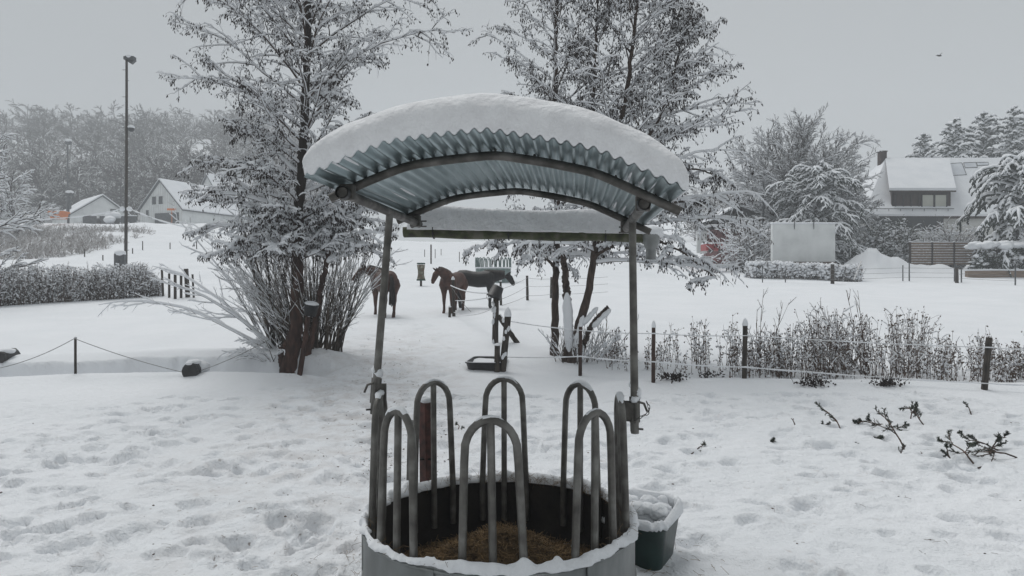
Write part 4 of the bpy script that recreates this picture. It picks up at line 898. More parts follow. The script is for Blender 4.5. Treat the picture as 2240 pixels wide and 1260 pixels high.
# ropes between horse post and gate post
b, tp = postpts(991, 612, 993, 692); hp = (b, tp)
t = Thing('horse_fence', 'sagging white ropes from a snow-capped post by the bay horse to the gate post', 'fence', b)
add_post(t, b, tp, .052, M['post'], .12); add_post(t, b + np.array([-.12, -.3, 0]), P(984, 672, b[1] - .3), .045, M['post'], .06)
sagrope(t, [P(986, 625, b[1]), P(1085, 640, A1b[1])], .10, .012, M['rope'], snow=.016)
sagrope(t, [P(996, 658, b[1]), P(1085, 648, A1b[1])], .04, .010, M['rope'], snow=.014)
sagrope(t, [P(992, 683, b[1]), P(1083, 672, A1b[1])], .15, .008, M['rope'], snow=.010)
sagrope(t, [P(988, 628, b[1]), P(1030, 682, b[1] - 1.5)], .05, .007, M['greyrope'])
b, tp = postpts(1096, 620, 1096, 668); b2_, tp2 = postpts(1153, 603, 1154, 657); b3_, tp3 = postpts(1206, 606, 1205, 652)
t = Thing('wire_fence', 'thin grey wires on small dark posts leading from the gate post past the black horse', 'fence', b2_)
add_post(t, b, P(1095, 616, b[1]), .045, M['post'], .14); add_post(t, b2_, tp2, .055, M['post']); add_post(t, b3_, tp3, .045, M['post'])
for k, f in enumerate((.92, .62, .28)):
    sagrope(t, [P(1098, 640 - k * -14 if k else 632, A1b[1] + .5), b2_ + (tp2 - b2_) * f + np.array([0, -.06, 0]), b3_ + (tp3 - b3_) * f + np.array([0, -.06, 0]), GD(1330, b3_[1]) + np.array([0, 0, f])], .03, .006, M['greyrope'], snow=.004)
# rope stake on the left
b, tp = postpts(165, 738, 165, 818)
t = Thing('rope_fence', 'thin stake holding a sagging grey rope across the left yard', 'fence', b); add_post(t, b, tp, .026, M['post'], .02, n=6)
e0 = GD(-60, b[1]) + np.array([0, 0, .40]); e1 = G(417, 822) + np.array([0, 0, .03]); e2 = P(590, 742, d0)
sagrope(t, [e0, tp + np.array([0, -.03, -.02]), e1, e2], [.12, .05, .05], .007, M['greyrope'], snow=.004)
# dark stump
c = G(417, 822); t = Thing('log_or_hole', 'dark cut log end poking out of the left snow bank under a snow cap', 'log', c)
mb = MB(); mb.tubes(np.array([c + np.array([0, -.04, .10]), c + np.array([-.03, .2, .08]), c + np.array([-.06, .42, .02])]), np.array([.155, .15, .14]), 14, cap=True, jit=.10, rng=rf); t.part('log', mb, M['black'])
mb = MB(); mb.blobs([c + np.array([.0, .14, .25]), c + np.array([-.02, .0, .24]), c + np.array([-.04, .38, .12])], [(.14, .13, .055), (.09, .07, .035), (.26, .22, .16)], rf, .08, 2); t.part('snow_cap', mb, M['snow'])
c = G(4, 798); t = Thing('log_or_hole', 'black stub standing in for a dark hole by the ditch, left picture edge', 'log', c); mb = MB(); mb.tubes(np.array([c + np.array([0, -.05, .08]), c + np.array([-.1, .5, .1])]), np.array([.12, .13]), 10, cap=True, jit=.1, rng=rf); t.part('log', mb, M['black'])  # not a log: black stub added in place of a dark hole
mb = MB(); mb.blobs([c + np.array([-.05, .15, .19])], [(.15, .2, .07)], rf, .08, 2); t.part('snow_cap', mb, M['snow'])
# palisade stakes right of the hedge
for i, (x0, y0, x1, y1, r) in enumerate(((354, 590, 357, 648, .05), (370, 598, 370, 651, .05), (383, 597, 383, 654, .06), (396, 599, 396, 652, .055), (407, 588, 411, 650, .10), (421, 600, 424, 651, .045))):
    b, tp = postpts(x0, y0, x1, y1)
    lb = ['thin leaning stake nearest the right end of the left hedge', 'second stake from the left hedge in the row of bare stakes', 'third stake from the left hedge in the row of bare stakes', 'fourth stake from the left hedge in the row of bare stakes', 'thickest and tallest post in the row beside the left hedge', 'last stake of the row, farthest from the left hedge'][i]
    mb = MB(); mb.tubes(np.array([b, tp]), np.array([r, r * .95]), 7, cap=True, jit=.05, rng=rf)
    single('fence_stake', mb, M['post'], lb, 'stake', b, 'bare stakes beside the left hedge')
# ================================================================ hedge on the left
def leafq(mb, C, s, rng, flat=.0):
    k = len(C); n = unit(rng.normal(0, 1, (k, 3)) * np.array([1, 1, 1 - flat])); a = unit(np.cross(n, rng.normal(0, 1, (k, 3)))); b = np.cross(n, a); s = np.asarray(s).reshape(-1, 1)
    v = np.stack([C - a * s, C - b * s * .5, C + a * s, C + b * s * .5], 1); mb.add(v.reshape(-1, 3), np.arange(k * 4).reshape(k, 4))
def hedge(name, label, p0, p1, hgt, dep, rng, nst, nlf, nsn, ml, ms, lf=(.03, .06), snr=(.03, .07), cat='hedge', top=.5, htf=None, snb=1.0, rag=.12):
    p0, p1 = np.array(p0), np.array(p1); t = Thing(name, label, cat, (p0 + p1) / 2); d = p1 - p0; nrm = unit(np.array([-d[1], d[0], 0]))
    def pts(k, zf=None):
        f = rng.random(k); y = rng.uniform(-.5, .5, k) * dep; c = p0 + d * f[:, None] + nrm * y[:, None]; c[:, 2] = base(c[:, 0], c[:, 1])
        hh = hgt * (1 + rag * fbm(c[:, 0] * 2.2, c[:, 1] * 1.4, 5, 3)) * (htf(f) if htf else 1); return c, hh, f
    c, hh, f = pts(nst); L = walkv(c - np.array([0, 0, .05]), np.c_[rng.normal(0, .14, (nst, 2)), np.ones(nst)], hh * rng.uniform(.62, 1.15, nst), 5, .1, 0, rng)
    mb = MB(); mb.tubes(L, rad(L, .014, .005), 4); t.part('stems', mb, ms)
    s2, d2, n2, _ = kids(L, hh, 8, .2, 1, .7, .22, rng); l2 = walkv(s2, d2, n2, 3, .1, 0, rng); mb = MB(); R2 = rad(l2, .006, .003); mb.tubes(l2, R2, 3); t.part('twigs', mb, ms)
    sm = MB(); snow_on(sm, l2, R2, .03 * snb, rng, 4, keep=.6)
    if nlf:
        c, hh, f = pts(nlf); c[:, 2] += hh * rng.random(nlf) ** .8; mb = MB(); leafq(mb, c, rng.uniform(*lf, nlf), rng); t.part('leaves', mb, ml, smooth=False)
    c, hh, f = pts(nsn); c[:, 2] += hh * rng.random(nsn) ** top; k = rng.uniform(*snr, nsn); sm.blobs(c, np.stack([k, k, k * rng.uniform(.45, 1.1, nsn)], -1), rng, .3, 0)
    t.part('snow_cover', sm, M['snow_tree']); return t
ha, hb = G(-110, 676), G(352, 645)
hedge('hedge', 'long leafless snow-dusted hedge along the left edge of the yard', ha, hb, 1.28, .75, np.random.default_rng(3), 820, 3600, 6800, M['brush'], M['brush'], lf=(.02, .05), snr=(.014, .042), snb=.7, top=.9, rag=.34, htf=lambda f: 1 - .45 * sst(.88, 1, f))
# ================================================================ tall lamp post with cables
def lamp(name, label, px, pyt, pyb, d, r, head, m=M['greymetal']):
    b = GD(px, d); b[2] -= .3; tp = P(px + 2, pyt, d); t = Thing(name, label, 'lamp post', b); mb = MB(); mb.tubes(np.array([b, (b + tp) / 2 + np.array([.03, 0, 0]), tp]), np.array([r, r * .85, r * .7]), 8, cap=True); t.part('pole', mb, M['post']); return t, b, tp
LB = G(275, 588); LD = LB[1]; s_ = LD / F
t, b, tp = lamp('lamp_post', 'tall dark lamp post with two snow-topped lamps rising behind the left hedge', 275, 122, 588, LD, .11, 1)
mb = MB(); c = P(284, 128, LD); mb.box(c, (22 * s_, .35, 7 * s_)); mb.add([c + np.array([-11, 0, -3]) * s_, c + np.array([11, 0, -3]) * s_, c + np.array([2, 0, -11]) * s_, c + np.array([-11 * s_, .25, -3 * s_]), c + np.array([11 * s_, .25, -3 * s_]), c + np.array([2 * s_, .25, -11 * s_])], [(0, 2, 5, 3), (1, 4, 5, 2)], [(0, 1, 2), (3, 5, 4)])
o = t.part('lamp_head', mb, M['greymetal'], smooth=False)
mb = MB(); mb.blobs([c + np.array([0, 0, 4 * s_])], [(10 * s_, .2, 4.5 * s_)], rf, .08, 2); t.part('snow_on_lamp', mb, M['snow'], parent=o)
mb = MB(); c = P(287, 282, LD); mb.blobs([c], [(6.5 * s_, 6.5 * s_, 6.5 * s_)], lvl=2); mb.tubes(np.array([P(276, 285, LD), c]), np.array([.03, .03]), 6); o = t.part('round_lamp', mb, M['greymetal'])
mb = MB(); mb.blobs([c + np.array([0, 0, 4 * s_])], [(7 * s_, 7 * s_, 5 * s_)], rf, .05, 2); t.part('snow_on_lamp', mb, M['snow'], parent=o)
for k in range(14):
    y = 150 + k * 31 + rf.uniform(-6, 6)
    if y > 560: break
    q = P(275 + (3 if k % 2 else -3), y, LD); mb = MB(); mb.tubes(np.array([q - np.array([.12, 0, 0]), q + np.array([.12, 0, 0])]), np.array([.015, .015]), 5, cap=True); st = t.part('climbing_step', mb, M['steel'])
    mb = MB(); mb.blobs([q + np.array([(.1 if k % 2 else -.1), 0, .03])], [(.05, .05, .03)], lvl=1); t.part('snow_on_step', mb, M['snow'], parent=st)
for x in (268, 283):
    c = P(x, 457, LD - .1); mb = MB(); mb.blobs([c], [(6.0 * s_, 5 * s_, 5.5 * s_)], rf, .05, 2); t.part('snowy_insulator', mb, M['snow'])
t = Thing('overhead_cable', 'snow-coated cable sagging left from the tall lamp post', 'cable', P(265, 459, LD)); sagrope(t, [P(-80, 484, LD - 2), P(20, 484, LD - 1), P(130, 478, LD), P(262, 459, LD)], [.0, .02, .10], .022, M['greymetal'], 'cable', snow=.05)
t = Thing('overhead_cable', 'snow-coated cable falling right from the tall lamp post into the alder', 'cable', P(286, 458, LD)); sagrope(t, [P(286, 458, LD), P(380, 491, LD - 4), P(560, 520, LD - 8)], [.08, .1], .022, M['greymetal'], 'cable', snow=.05)
c = P(263, 572, LD - 1.2); c[2] = (P(0, 592, LD - 1.2))[2]; hh = 37 * s_
t = Thing('meter_box', 'snow-topped grey box on a post beside the foot of the tall lamp post', 'box', c); mb = MB(); mb.box(c + np.array([0, 0, hh * .5]), (22 * s_, .3, hh * .95)); o = t.part('housing', mb, M['greymetal'], smooth=False); bev(o, .02)
mb = MB(); mb.blobs([c + np.array([0, 0, hh])], [(13 * s_, .22, 7 * s_)], rf, .06, 2); t.part('snow_cap', mb, M['snow']); mb = MB(); mb.box(c + np.array([0, 0, -.6]), (.1, .1, 1.3)); t.part('post', mb, M['post'])
mb = MB(); mb.box(c + np.array([.02, -.16, hh * .55]), (.08, .02, .16)); t.part('opening', mb, M['black'], parent=o, smooth=False)
# far lamp posts
for (x, y0, d, lb) in ((150, 420, 92, 'short grey street lamp with a snow cap behind the orange bin'), (148, 306, 118, 'thin distant street lamp rising against the wooded hill')):
    s = d / F; b = GD(x, d); tp = P(x, y0 + 10, d); t = Thing('street_lamp', lb, 'street lamp', b); mb = MB(); mb.tubes(np.array([b, tp]), np.array([.16, .12]), 7); t.part('pole', mb, M['greymetal'])
    mb = MB(); mb.box(tp + np.array([.15, 0, .3]), (11 * s, .5, 8 * s)) ; t.part('lamp_head', mb, M['greymetal'], smooth=False); mb = MB(); mb.blobs([tp + np.array([.15, 0, .3 + 5 * s])], [(8 * s, .5, 3.5 * s)], rf, .08, 2); t.part('snow_cap', mb, M['snow'])
# orange grit bin
d = 90; s = d / F; c = P(129, 477, d); c[2] = P(0, 479, d)[2]; t = Thing('grit_bin', 'orange grit bin with a snowy lid at the top of the left bank', 'bin', c)
mb = MB(); w0, w1, h_ = 13 * s, 17.5 * s, 12 * s
mb.add([c + np.array(v) for v in ((-w0, -.5, 0), (w0, -.5, 0), (w0, .5, 0), (-w0, .5, 0), (-w0 * 1.15, -.6, h_), (w0 * 1.15, -.6, h_), (w0 * 1.15, .6, h_), (-w0 * 1.15, .6, h_))], [(0, 3, 2, 1), (4, 5, 6, 7), (0, 1, 5, 4), (1, 2, 6, 5), (2, 3, 7, 6), (3, 0, 4, 7)]); o = t.part('bin', mb, M['orange'], smooth=False)
mb = MB(); mb.box(c + np.array([0, -.02, h_ + 2.2 * s]), (w1 * 2, 1.5, 4.5 * s)); o = t.part('lid', mb, M['orange'], smooth=False); bev(o, .08)
mb = MB(); mb.blobs([c + np.array([0, 0, h_ + 5.2 * s])], [(w1 * .98, .8, 1.6 * s)], rf, .05, 2); t.part('snow_cap', mb, M['snow'])
# ================================================================ brush on the left bank
def brush(name, label, rng, k, pxr, dr, hgt, m, kind='stuff', cat=None, mask=None):
    px = rng.uniform(*pxr, k); d = rng.uniform(*dr, k); x = (px - CX) / F * d
    w = (fbm(x * .25, d * .25, 8, 3) > -.12) if mask is None else mask(px, d); x, d = x[w], d[w]; k = len(x)
    c = np.stack([x, d, base(x, d) - .05], -1); L = walkv(c, np.c_[rng.normal(0, .55, (k, 2)), np.ones(k)], hgt * rng.uniform(.4, 1.2, k), 3, .2, .1, rng)
    mb = MB(); mb.tubes(L, rad(L, .022, .010), 3)
    s2, d2, n2, _ = kids(L, np.full(k, hgt), 7, .2, 1, .7, .4, rng); l2 = walkv(s2, d2, n2, 3, .2, .1, rng); mb.tubes(l2, rad(l2, .014, .007), 3)
    return single(name, mb, m, label, cat, c.mean(0), kind=kind)
brush('bank_brushwood', 'brown brushwood covering the left bank below the houses', np.random.default_rng(2), 5200, (-140, 330), (56, 82), .9, M['snowybrush'], mask=lambda px, d: (fbm((px) * .02, d * .3, 8, 3) > np.interp(px, [0, 120, 200, 260, 330], [-.6, -.5, -.05, .1, .35])) & (d < np.interp(px, [0, 330], [88, 80])) & (d > np.interp(px, [0, 120, 330], [54, 57, 66])))
for (px, py, h_) in ((225, 570, 12), (185, 562, 18), (372, 545, 14), (312, 548, 20), (430, 545, 22), (290, 555, 12)):
    b = G(px, py); mb = MB(); mb.tubes(np.array([b - np.array([0, 0, .2]), b + np.array([0, 0, h_ * b[1] / F])]), np.array([.05, .045]), 5, cap=True)
    single('thin_stake', mb, M['post'], 'thin stake of the old field fence on the left bank', 'stake', b, 'thin stakes on the left bank')
for (px, py, h_) in ((943, 577, 42), (952, 565, 20), (929, 562, 16), (1005, 573, 22), (1015, 573, 28), (965, 560, 14)):
    b = G(px, py); mb = MB(); r = .06 if h_ > 40 else .03; mb.tubes(np.array([b - np.array([0, 0, .2]), b + np.array([0, 0, h_ * b[1] / F])]), np.array([r, r]), 5, cap=True)
    single('field_stake', mb, M['post'], 'tallest stake in the snowy field behind the horses' if h_ > 40 else 'thin stake in the snowy field behind the horses', 'stake', b, 'stakes in the field behind the horses')
# ---- hourglass bin and far feeder
b = G(921, 626); s = b[1] / F; t = Thing('mineral_feeder', 'hourglass-shaped brown and green feeder on a pole behind the horses', 'feeder', b)
mb = MB(); mb.tubes(np.array([b - np.array([0, 0, .1]), b + np.array([0, 0, 14 * s])]), np.array([.06, .06]), 7); t.part('pole', mb, M['post'])
mb = MB(); z = np.array([12, 14, 24, 34, 44, 47]) * s; mb.tubes(b + np.stack([0 * z, 0 * z, z], -1), np.array([9.5, 9.5, 7, 7, 8.6, 8.8]) * s, 14, cap=True); t.part('basket', mb, mat('rusty_mesh', (.13, .06, .035), (.30, .27, .22), .8, scale=5, c3=(.10, .10, .07)))
mb = MB()
for zz, rr_ in ((12, 9.9), (48, 9.2)): z = np.array([zz, zz + 3]) * s; mb.tubes(b + np.stack([0 * z, 0 * z, z], -1), np.array([rr_, rr_]) * s, 14, cap=True)
t.part('rims', mb, mat('green_trim', (.015, .05, .04), None, .6))
mb = MB(); mb.blobs([b + np.array([0, 0, 50.5 * s])], [(8.5 * s, 8.5 * s, 1.2 * s)], rf, .05, 2); t.part('snow_cap', mb, M['snow'])
d = 40.0; s = d / F; c = GD(1079, d); t = Thing('round_hay_feeder', 'distant green-grey round hay feeder beyond the black horse', 'hay feeder', c)
zr = P(0, 587, d)[2]; R_ = 38.5 * s; a = np.linspace(0, 2 * PI, 49)[:-1]
mb = MB(); mb.grid(np.stack([np.stack([c[0] + R_ * np.cos(a), c[1] + R_ * np.sin(a), 0 * a + z], -1) for z in (c[2] - .2, zr)], 1), closeu=True, flip=True); mb.grid(np.stack([np.stack([c[0] + R_ * .98 * np.cos(a), c[1] + R_ * .98 * np.sin(a), 0 * a + z], -1) for z in (c[2] - .2, zr)], 1), closeu=True); t.part('outer_wall', mb, M['greengrey'])
mb = MB(); q = np.stack([c[0] + R_ * np.cos(a), c[1] + R_ * np.sin(a), 0 * a + zr + .02], -1); mb.tubes(np.concatenate([q, q[:1]]), np.full(49, .045), 6); t.part('snow_on_rim', mb, M['snow'])
for k in range(24):
    th = 2 * PI * k / 24; cc = c[:2] + R_ * np.array([math.cos(th), math.sin(th)]); tg = np.array([-math.sin(th), math.cos(th)]); H_ = 23 * s; w_ = .085
    pts = [(-w_ * 1.2, 0), (-w_, H_ * .75), (-w_ * .6, H_ * .95), (0, H_), (w_ * .6, H_ * .95), (w_, H_ * .75), (w_ * 1.2, 0)]
    mb = MB(); mb.tubes(np.array([(*(cc + tg * x), zr + z) for x, z in pts]), np.full(7, .026), 6); t.part('bow', mb, M['greengrey'])
# ================================================================ dry weeds along the right fence
def weeds():
    rng = np.random.default_rng(12); k = 1650
    px = rng.uniform(1275, 2330, k); dens = np.interp(px, [1275, 1330, 1390, 1400, 1440, 1470, 1560, 1620, 1700, 1800, 1850, 1890, 2100, 2160, 2240], [.55, .5, .3, .8, .7, .22, .35, .8, .9, 1, .75, .85, .7, 1, .9])
    w = rng.random(k) < dens * np.clip(.62 + 1.2 * (fbm(px * .05, px * 0, 9, 3) + .12), .12, 1); px = px[w]; k = len(px)
    d = np.interp(px, [1275, 1450, 1650, 2240], [15.2, 14.5, 14.0, 13.5]) + rng.uniform(-.55, 1.0, k)
    x = (px - CX) / F * d; c = np.stack([x, d, base(x, d) - .05], -1)
    hh = rng.uniform(.35, 1.0, k) * np.interp(px, [1275, 1400, 1500, 1620, 1800, 2240], [.9, 1.0, .85, 1.05, 1.15, 1.15]) * (1 + .6 * fbm(px * .02, px * 0 + 3, 19, 2))
    L = walkv(c, np.c_[rng.normal(0, .10, (k, 2)), np.ones(k)], hh, 6, .055, .02, rng); R = rad(L, .0058, .0025)
    mb, lf, sn = MB(), MB(), MB(); mb.tubes(L, R, 3)
    s2, d2, n2, t2 = kids(L, hh, 5, .25, 1, .55, .2, rng, taper=.3); l2 = walkv(s2, d2, n2, 3, .12, .15, rng); mb.tubes(l2, rad(l2, .003, .0018), 3); snow_on(sn, l2, rad(l2, .003, .002), .022, rng, 4, keep=.6)
    tips = np.concatenate([l2[:, -1], L[:, -1], L[:, -2]]); tips = tips[rng.random(len(tips)) < .55]; n = len(tips)
    lf.octas(tips, rng.normal(0, .5, (n, 3)) + np.array([0, 0, -.7]), rng.uniform(.025, .07, n), rng.uniform(.007, .02, n))
    q = rng.integers(0, k, 4200); z = rng.random(4200) ** 1.6; C = L[q, np.minimum((z * 6).astype(int), 5)] + rng.normal(0, .03, (4200, 3)); lf.octas(C, rng.normal(0, .6, (4200, 3)) + np.array([0, 0, -.6]), rng.uniform(.02, .08, 4200), rng.uniform(.006, .02, 4200))
    q = rng.integers(0, k, 2600); z = rng.random(2600) ** 1.7; C = L[q, np.minimum((z * 6).astype(int), 5)] + rng.normal(0, .035, (2600, 3)); kk_ = rng.uniform(.010, .034, 2600); sn.blobs(C, np.stack([kk_, kk_, kk_ * rng.uniform(.5, 1, 2600)], -1), rng, .3, 0)
    e = Thing('dry_weeds', 'tall dry weed stems with snowy seed heads behind the right rope fence', 'weeds', c.mean(0)); e.e['kind'] = 'stuff'
    e.part('stalks', mb, M['stemdry'], kind='stuff'); e.part('seed_heads', lf, M['leafbrown'], kind='stuff'); e.part('snow_cover', sn, M['snow_tree'], kind='stuff')
weeds()
def twiggy(name, label, c, L, n, rng, spread=.5, m=None, cat='shrub', k2=5, r=.011, sn=.012, group=None):
    return shrub(name, label, c, n, L, spread, rng, m or M['stemdry'], sn=sn, cat=cat, base_r=.05, r=r, k2=k2, k3=2, arch=-.02, elmin=.75, twr=.0055, group=group)
c = GD(1668, 14.4); twiggy('leafless_sapling', 'tall thin leafless sapling above the weeds just right of the thick dark fence post', c, 1.75, 5, np.random.default_rng(4), .45, r=.013)
c = GD(1893, 14.0); twiggy('leafless_sapling', 'wide-spreading leafless sapling in the middle of the weeds on the right', c, 1.8, 9, np.random.default_rng(6), .9, k2=6, r=.014, sn=.014)
c = GD(1330, 15.6); twiggy('leafless_sapling', 'small thin sapling between the leaning alder and the right feeder pole', c, 1.3, 7, np.random.default_rng(16), .9)
# low sprigs at the foot of the weeds
for i, (px, py, n, lb) in enumerate(((1470, 832, 12, 'low dark tuft at the left end of the right-hand weeds'), (1550, 826, 5, 'small dark tuft standing alone left of the thick dark fence post'), (1782, 846, 12, 'low dark tuft poking from the snow edge below the weeds'), (1940, 846, 12, 'low dark tuft at the snow edge below the spreading sapling'))):
    c = G(px, py); mb = MB(); k = n * 12; cc = c + rf.normal(0, 1, (k, 3)) * np.array([.14, .06, .03]) + np.array([0, 0, .06]); mb.octas(cc, rf.normal(0, 1, (k, 3)), rf.uniform(.03, .09, k), rf.uniform(.008, .022, k))
    mb.tubes(walkv(cc[:n], np.c_[rf.normal(0, .4, (n, 2)), np.ones(n)], rf.uniform(.1, .3, n), 3, .15, 0, rf), rad(np.zeros((n, 4, 3)), .005, .002), 3)
    single('dark_tuft', mb, M['cone'], lb, 'plant', c)
# ================================================================ fir branches lying in the snow
def firbranch(px, py, L, ang, lab, rng, rise=.3, dens=1.0, fork=3):
    L = L * .88; c = G(px, py, .035); a = math.radians(ang); mb, nd = MB(), MB()
    st = np.array([c]); dv = np.array([[math.cos(a), math.sin(a) * .6, rise]])
    l1 = walkv(st, dv, [L], 8, .13, .12, rng); mb.tubes(l1, rad(l1, .0105, .004), 5)
    s2, d2, n2, _ = kids(l1, np.array([L]), fork, .2, .95, .7, .55, rng); l2 = walkv(s2, d2, n2, 6, .12, 0, rng, up=.05); mb.tubes(l2, rad(l2, .0065, .003), 4)
    s3, d3, n3, _ = kids(l2, n2, 5, .15, 1, .7, .50, rng); l3 = walkv(s3, d3, n3, 3, .1, 0, rng); mb.tubes(l3, rad(l3, .004, .002), 3)
    if dens:
        s5, d5, n5, _ = kids(l2, n2, int(22 * dens), .25, 1, .7, .0, rng); l5 = walkv(s5, d5, rng.uniform(.018, .035, len(s5)), 1, 0, 0, rng); nd.tubes(l5, rad(l5, .0032, .001), 3)
        s4, d4, n4, _ = kids(l3, n3, int(18 * dens), .1, 1, .7, .0, rng); k = len(s4); w = rng.random(k) < .9; s4, d4 = s4[w], d4[w]; k = len(s4); l4 = walkv(s4, d4, rng.uniform(.018, .036, k), 1, 0, 0, rng); nd.tubes(l4, rad(l4, .0032, .001), 3)
    t = Thing('fir_branch', lab, 'branch', c, 'fir branches scattered in the trampled snow'); t.part('stick', mb, M['stemdry'])
    if dens: t.part('needles', nd, M['evergreen'])
rb = np.random.default_rng(77)
for a_ in ((1512, 990, .30, 30, 'small fir sprig lying nearest to the right feeder pole', .25, .8, 2), (1505, 972, .16, 60, 'tiny dark fir tuft just above the sprig nearest the right feeder pole', .3, 1.5, 2),
           (1740, 930, .16, 95, 'two short upright twig stubs at the left of the scattered fir branches', .9, 0, 1), (1768, 928, .24, 5, 'flat dark fir clump near the left of the scattered branches', .12, 2.0, 3), (1796, 932, .18, 60, 'small upright sprig right of the flat dark fir clump', .5, .8, 2),
           (1840, 940, .55, 75, 'tall hooked fir twig bending right over the snow', 1.0, .8, 3), (1912, 938, .62, 8, 'dense dark fir bough lying flat in the middle of the scattered branches', .18, 2.2, 5), (1980, 985, .70, 100, 'largest forked branch standing upright in the right-hand snow', 1.1, .5, 4),
           (1952, 995, .4, 12, 'crooked bare twig at the foot of the largest forked branch', .15, .6, 2), (2024, 932, .42, 105, 'bushy upright fir tip behind the largest forked branch', .9, 1.2, 4), (2126, 906, .26, 95, 'small upright sprig farthest back among the scattered branches', 1.0, .5, 2),
           (2060, 945, .25, 20, 'little fir sprig halfway between the bushy tip and the leaning pair', .4, 1.0, 2), (2130, 1008, .55, 118, 'pair of long fir shoots leaning left near the right picture edge', .9, 1.3, 3), (2082, 1003, .22, 95, 'short fir tip left of the leaning pair of shoots', .8, 1.3, 2),
           (2140, 1018, .75, 25, 'long bare pole-like branch lying at the right picture edge', .22, .4, 4), (2215, 965, .5, 10, 'fir bough entering from the right picture edge', .25, 1.6, 4), (2190, 1010, .5, -5, 'low dark branch lying along the bottom of the right-edge pile', .12, .8, 3),
           (1935, 925, .45, 170, 'flat fir spray lying left of the dense dark bough', .12, 2.0, 4), (1895, 955, .3, 20, 'short dark fir spray just in front of the dense dark bough', .15, 2.0, 3), (2235, 1000, .8, 172, 'thick dark fir bough pointing left from the right picture edge', .18, 1.3, 5), (2200, 985, .5, 150, 'fir spray crossing above the thick bough at the right edge', .3, 1.6, 4), (2165, 990, .45, 60, 'upright fir spray beside the long bare pole-like branch', .7, 1.4, 4), (1990, 918, .35, 60, 'small dark spray behind the crooked bare twig', .6, 1.4, 3),
           (1000, 945, .28, 80, 'curled bare twig in the snow seen between the back feeder bows', .8, .6, 2), (1395, 985, .22, 30, 'bent bare twig in the snow just right of the feeder', .3, 0, 2), (1670, 966, .2, 20, 'half-buried sprig in the open snow right of the feeder', .25, .8, 2), (1850, 968, .2, 10, 'half-buried sprig below the tall hooked twig', .2, .8, 2)):
    firbranch(*a_[:4], a_[4], rb, *a_[5:])
# specks of dirt and hay on the snow
k = 900; px = np.concatenate([rf.normal(870, 70, 620), rf.uniform(0, 2240, 110)]); py = np.concatenate([rf.uniform(735, 1060, 620), rf.uniform(860, 1250, 110)]); cs = []
for x, y in zip(px, py):
    q = G(x, y)
    if (q[0] - FC[0]) ** 2 + (q[1] - FC[1]) ** 2 > 1.0: cs.append(q + np.array([0, 0, .002]))
cs = np.array(cs); k = len(cs); mb = MB(); r = .003 + .013 * rf.random(k) ** 2.5; mb.blobs(cs, np.stack([r, r * rf.uniform(.5, 1, k), r * .5], -1), rf, .3, 0)
k = 500; cc = cs[rf.integers(0, len(cs), k)] + rf.normal(0, .05, (k, 3)) * np.array([1, 1, 0]); dd_ = unit(rf.normal(0, 1, (k, 3)) * np.array([1, 1, .12])); L = rf.uniform(.02, .09, (k, 1))
mb.tubes(np.stack([cc, cc + dd_ * L * .5 + np.array([0, 0, .004]), cc + dd_ * L], 1), np.full((k, 3), .0014), 3)
single('dirt_specks', mb, M['leafbrown'], 'specks of dirt and hay trodden into the snow', 'dirt', cs.mean(0), kind='stuff')
# ================================================================ background: woods, houses, garden
rw = np.random.default_rng(99)
def bare_tree(rng, Hh, spread, n1=10, k2=8, k3=6, r0=.25, tw=.03, up=.0, el0=.9, crown0=.25, k4=0):
    """returns list of (polylines, radii) for a winter tree of height Hh at the origin"""
    out = []; path = smoothpath([(0, 0, -.3), (0, 0, Hh * .15), (rng.normal(0, .02) * Hh, 0, Hh * .3), (rng.normal(0, .04) * Hh, rng.normal(0, .03) * Hh, Hh * .6), (rng.normal(0, .05) * Hh, 0, Hh * .92)], 12)
    R = np.linspace(r0, tw, 12); out.append((path[None], R[None]))
    st, dv, ln, tt = kids(path[None], np.array([Hh]), n1, crown0, .9, 1, 1, rng); az = np.arange(n1) * 2.4 + rng.normal(0, .3, n1); el = el0 + .4 * tt + rng.normal(0, .12, n1)
    dv = np.stack([np.cos(az) * np.cos(el), np.sin(az) * np.cos(el), np.sin(el)], -1); ln = spread * rng.uniform(.75, 1.1, n1) * np.interp(tt, [crown0, .5, .9], [.95, 1, .55])
    l1 = walkv(st, dv, ln, 7, .10, .05, rng, up=up); out.append((l1, rad(l1, r0 * .5 * np.interp(tt, [0, 1], [1, .5]), tw)))
    s2, d2, n2, _ = kids(l1, ln, k2, .2, 1, .65, .5, rng); l2 = walkv(s2, d2, n2, 5, .12, .03, rng, up=up); out.append((l2, rad(l2, tw * 1.5, tw * .6)))
    if k3: s3, d3, n3, _ = kids(l2, n2, k3, .25, 1, .6, .5, rng); l3 = walkv(s3, d3, n3, 3, .14, .03, rng, up=up); out.append((l3, rad(l3, tw * .8, tw * .35)))
    if k4: s4, d4, n4, _ = kids(l3, n3, k4, .2, 1, .6, .5, rng); l4 = walkv(s4, d4, n4, 2, .12, .0, rng, up=up); out.append((l4, rad(l4, tw * .42, tw * .2)))
    return out
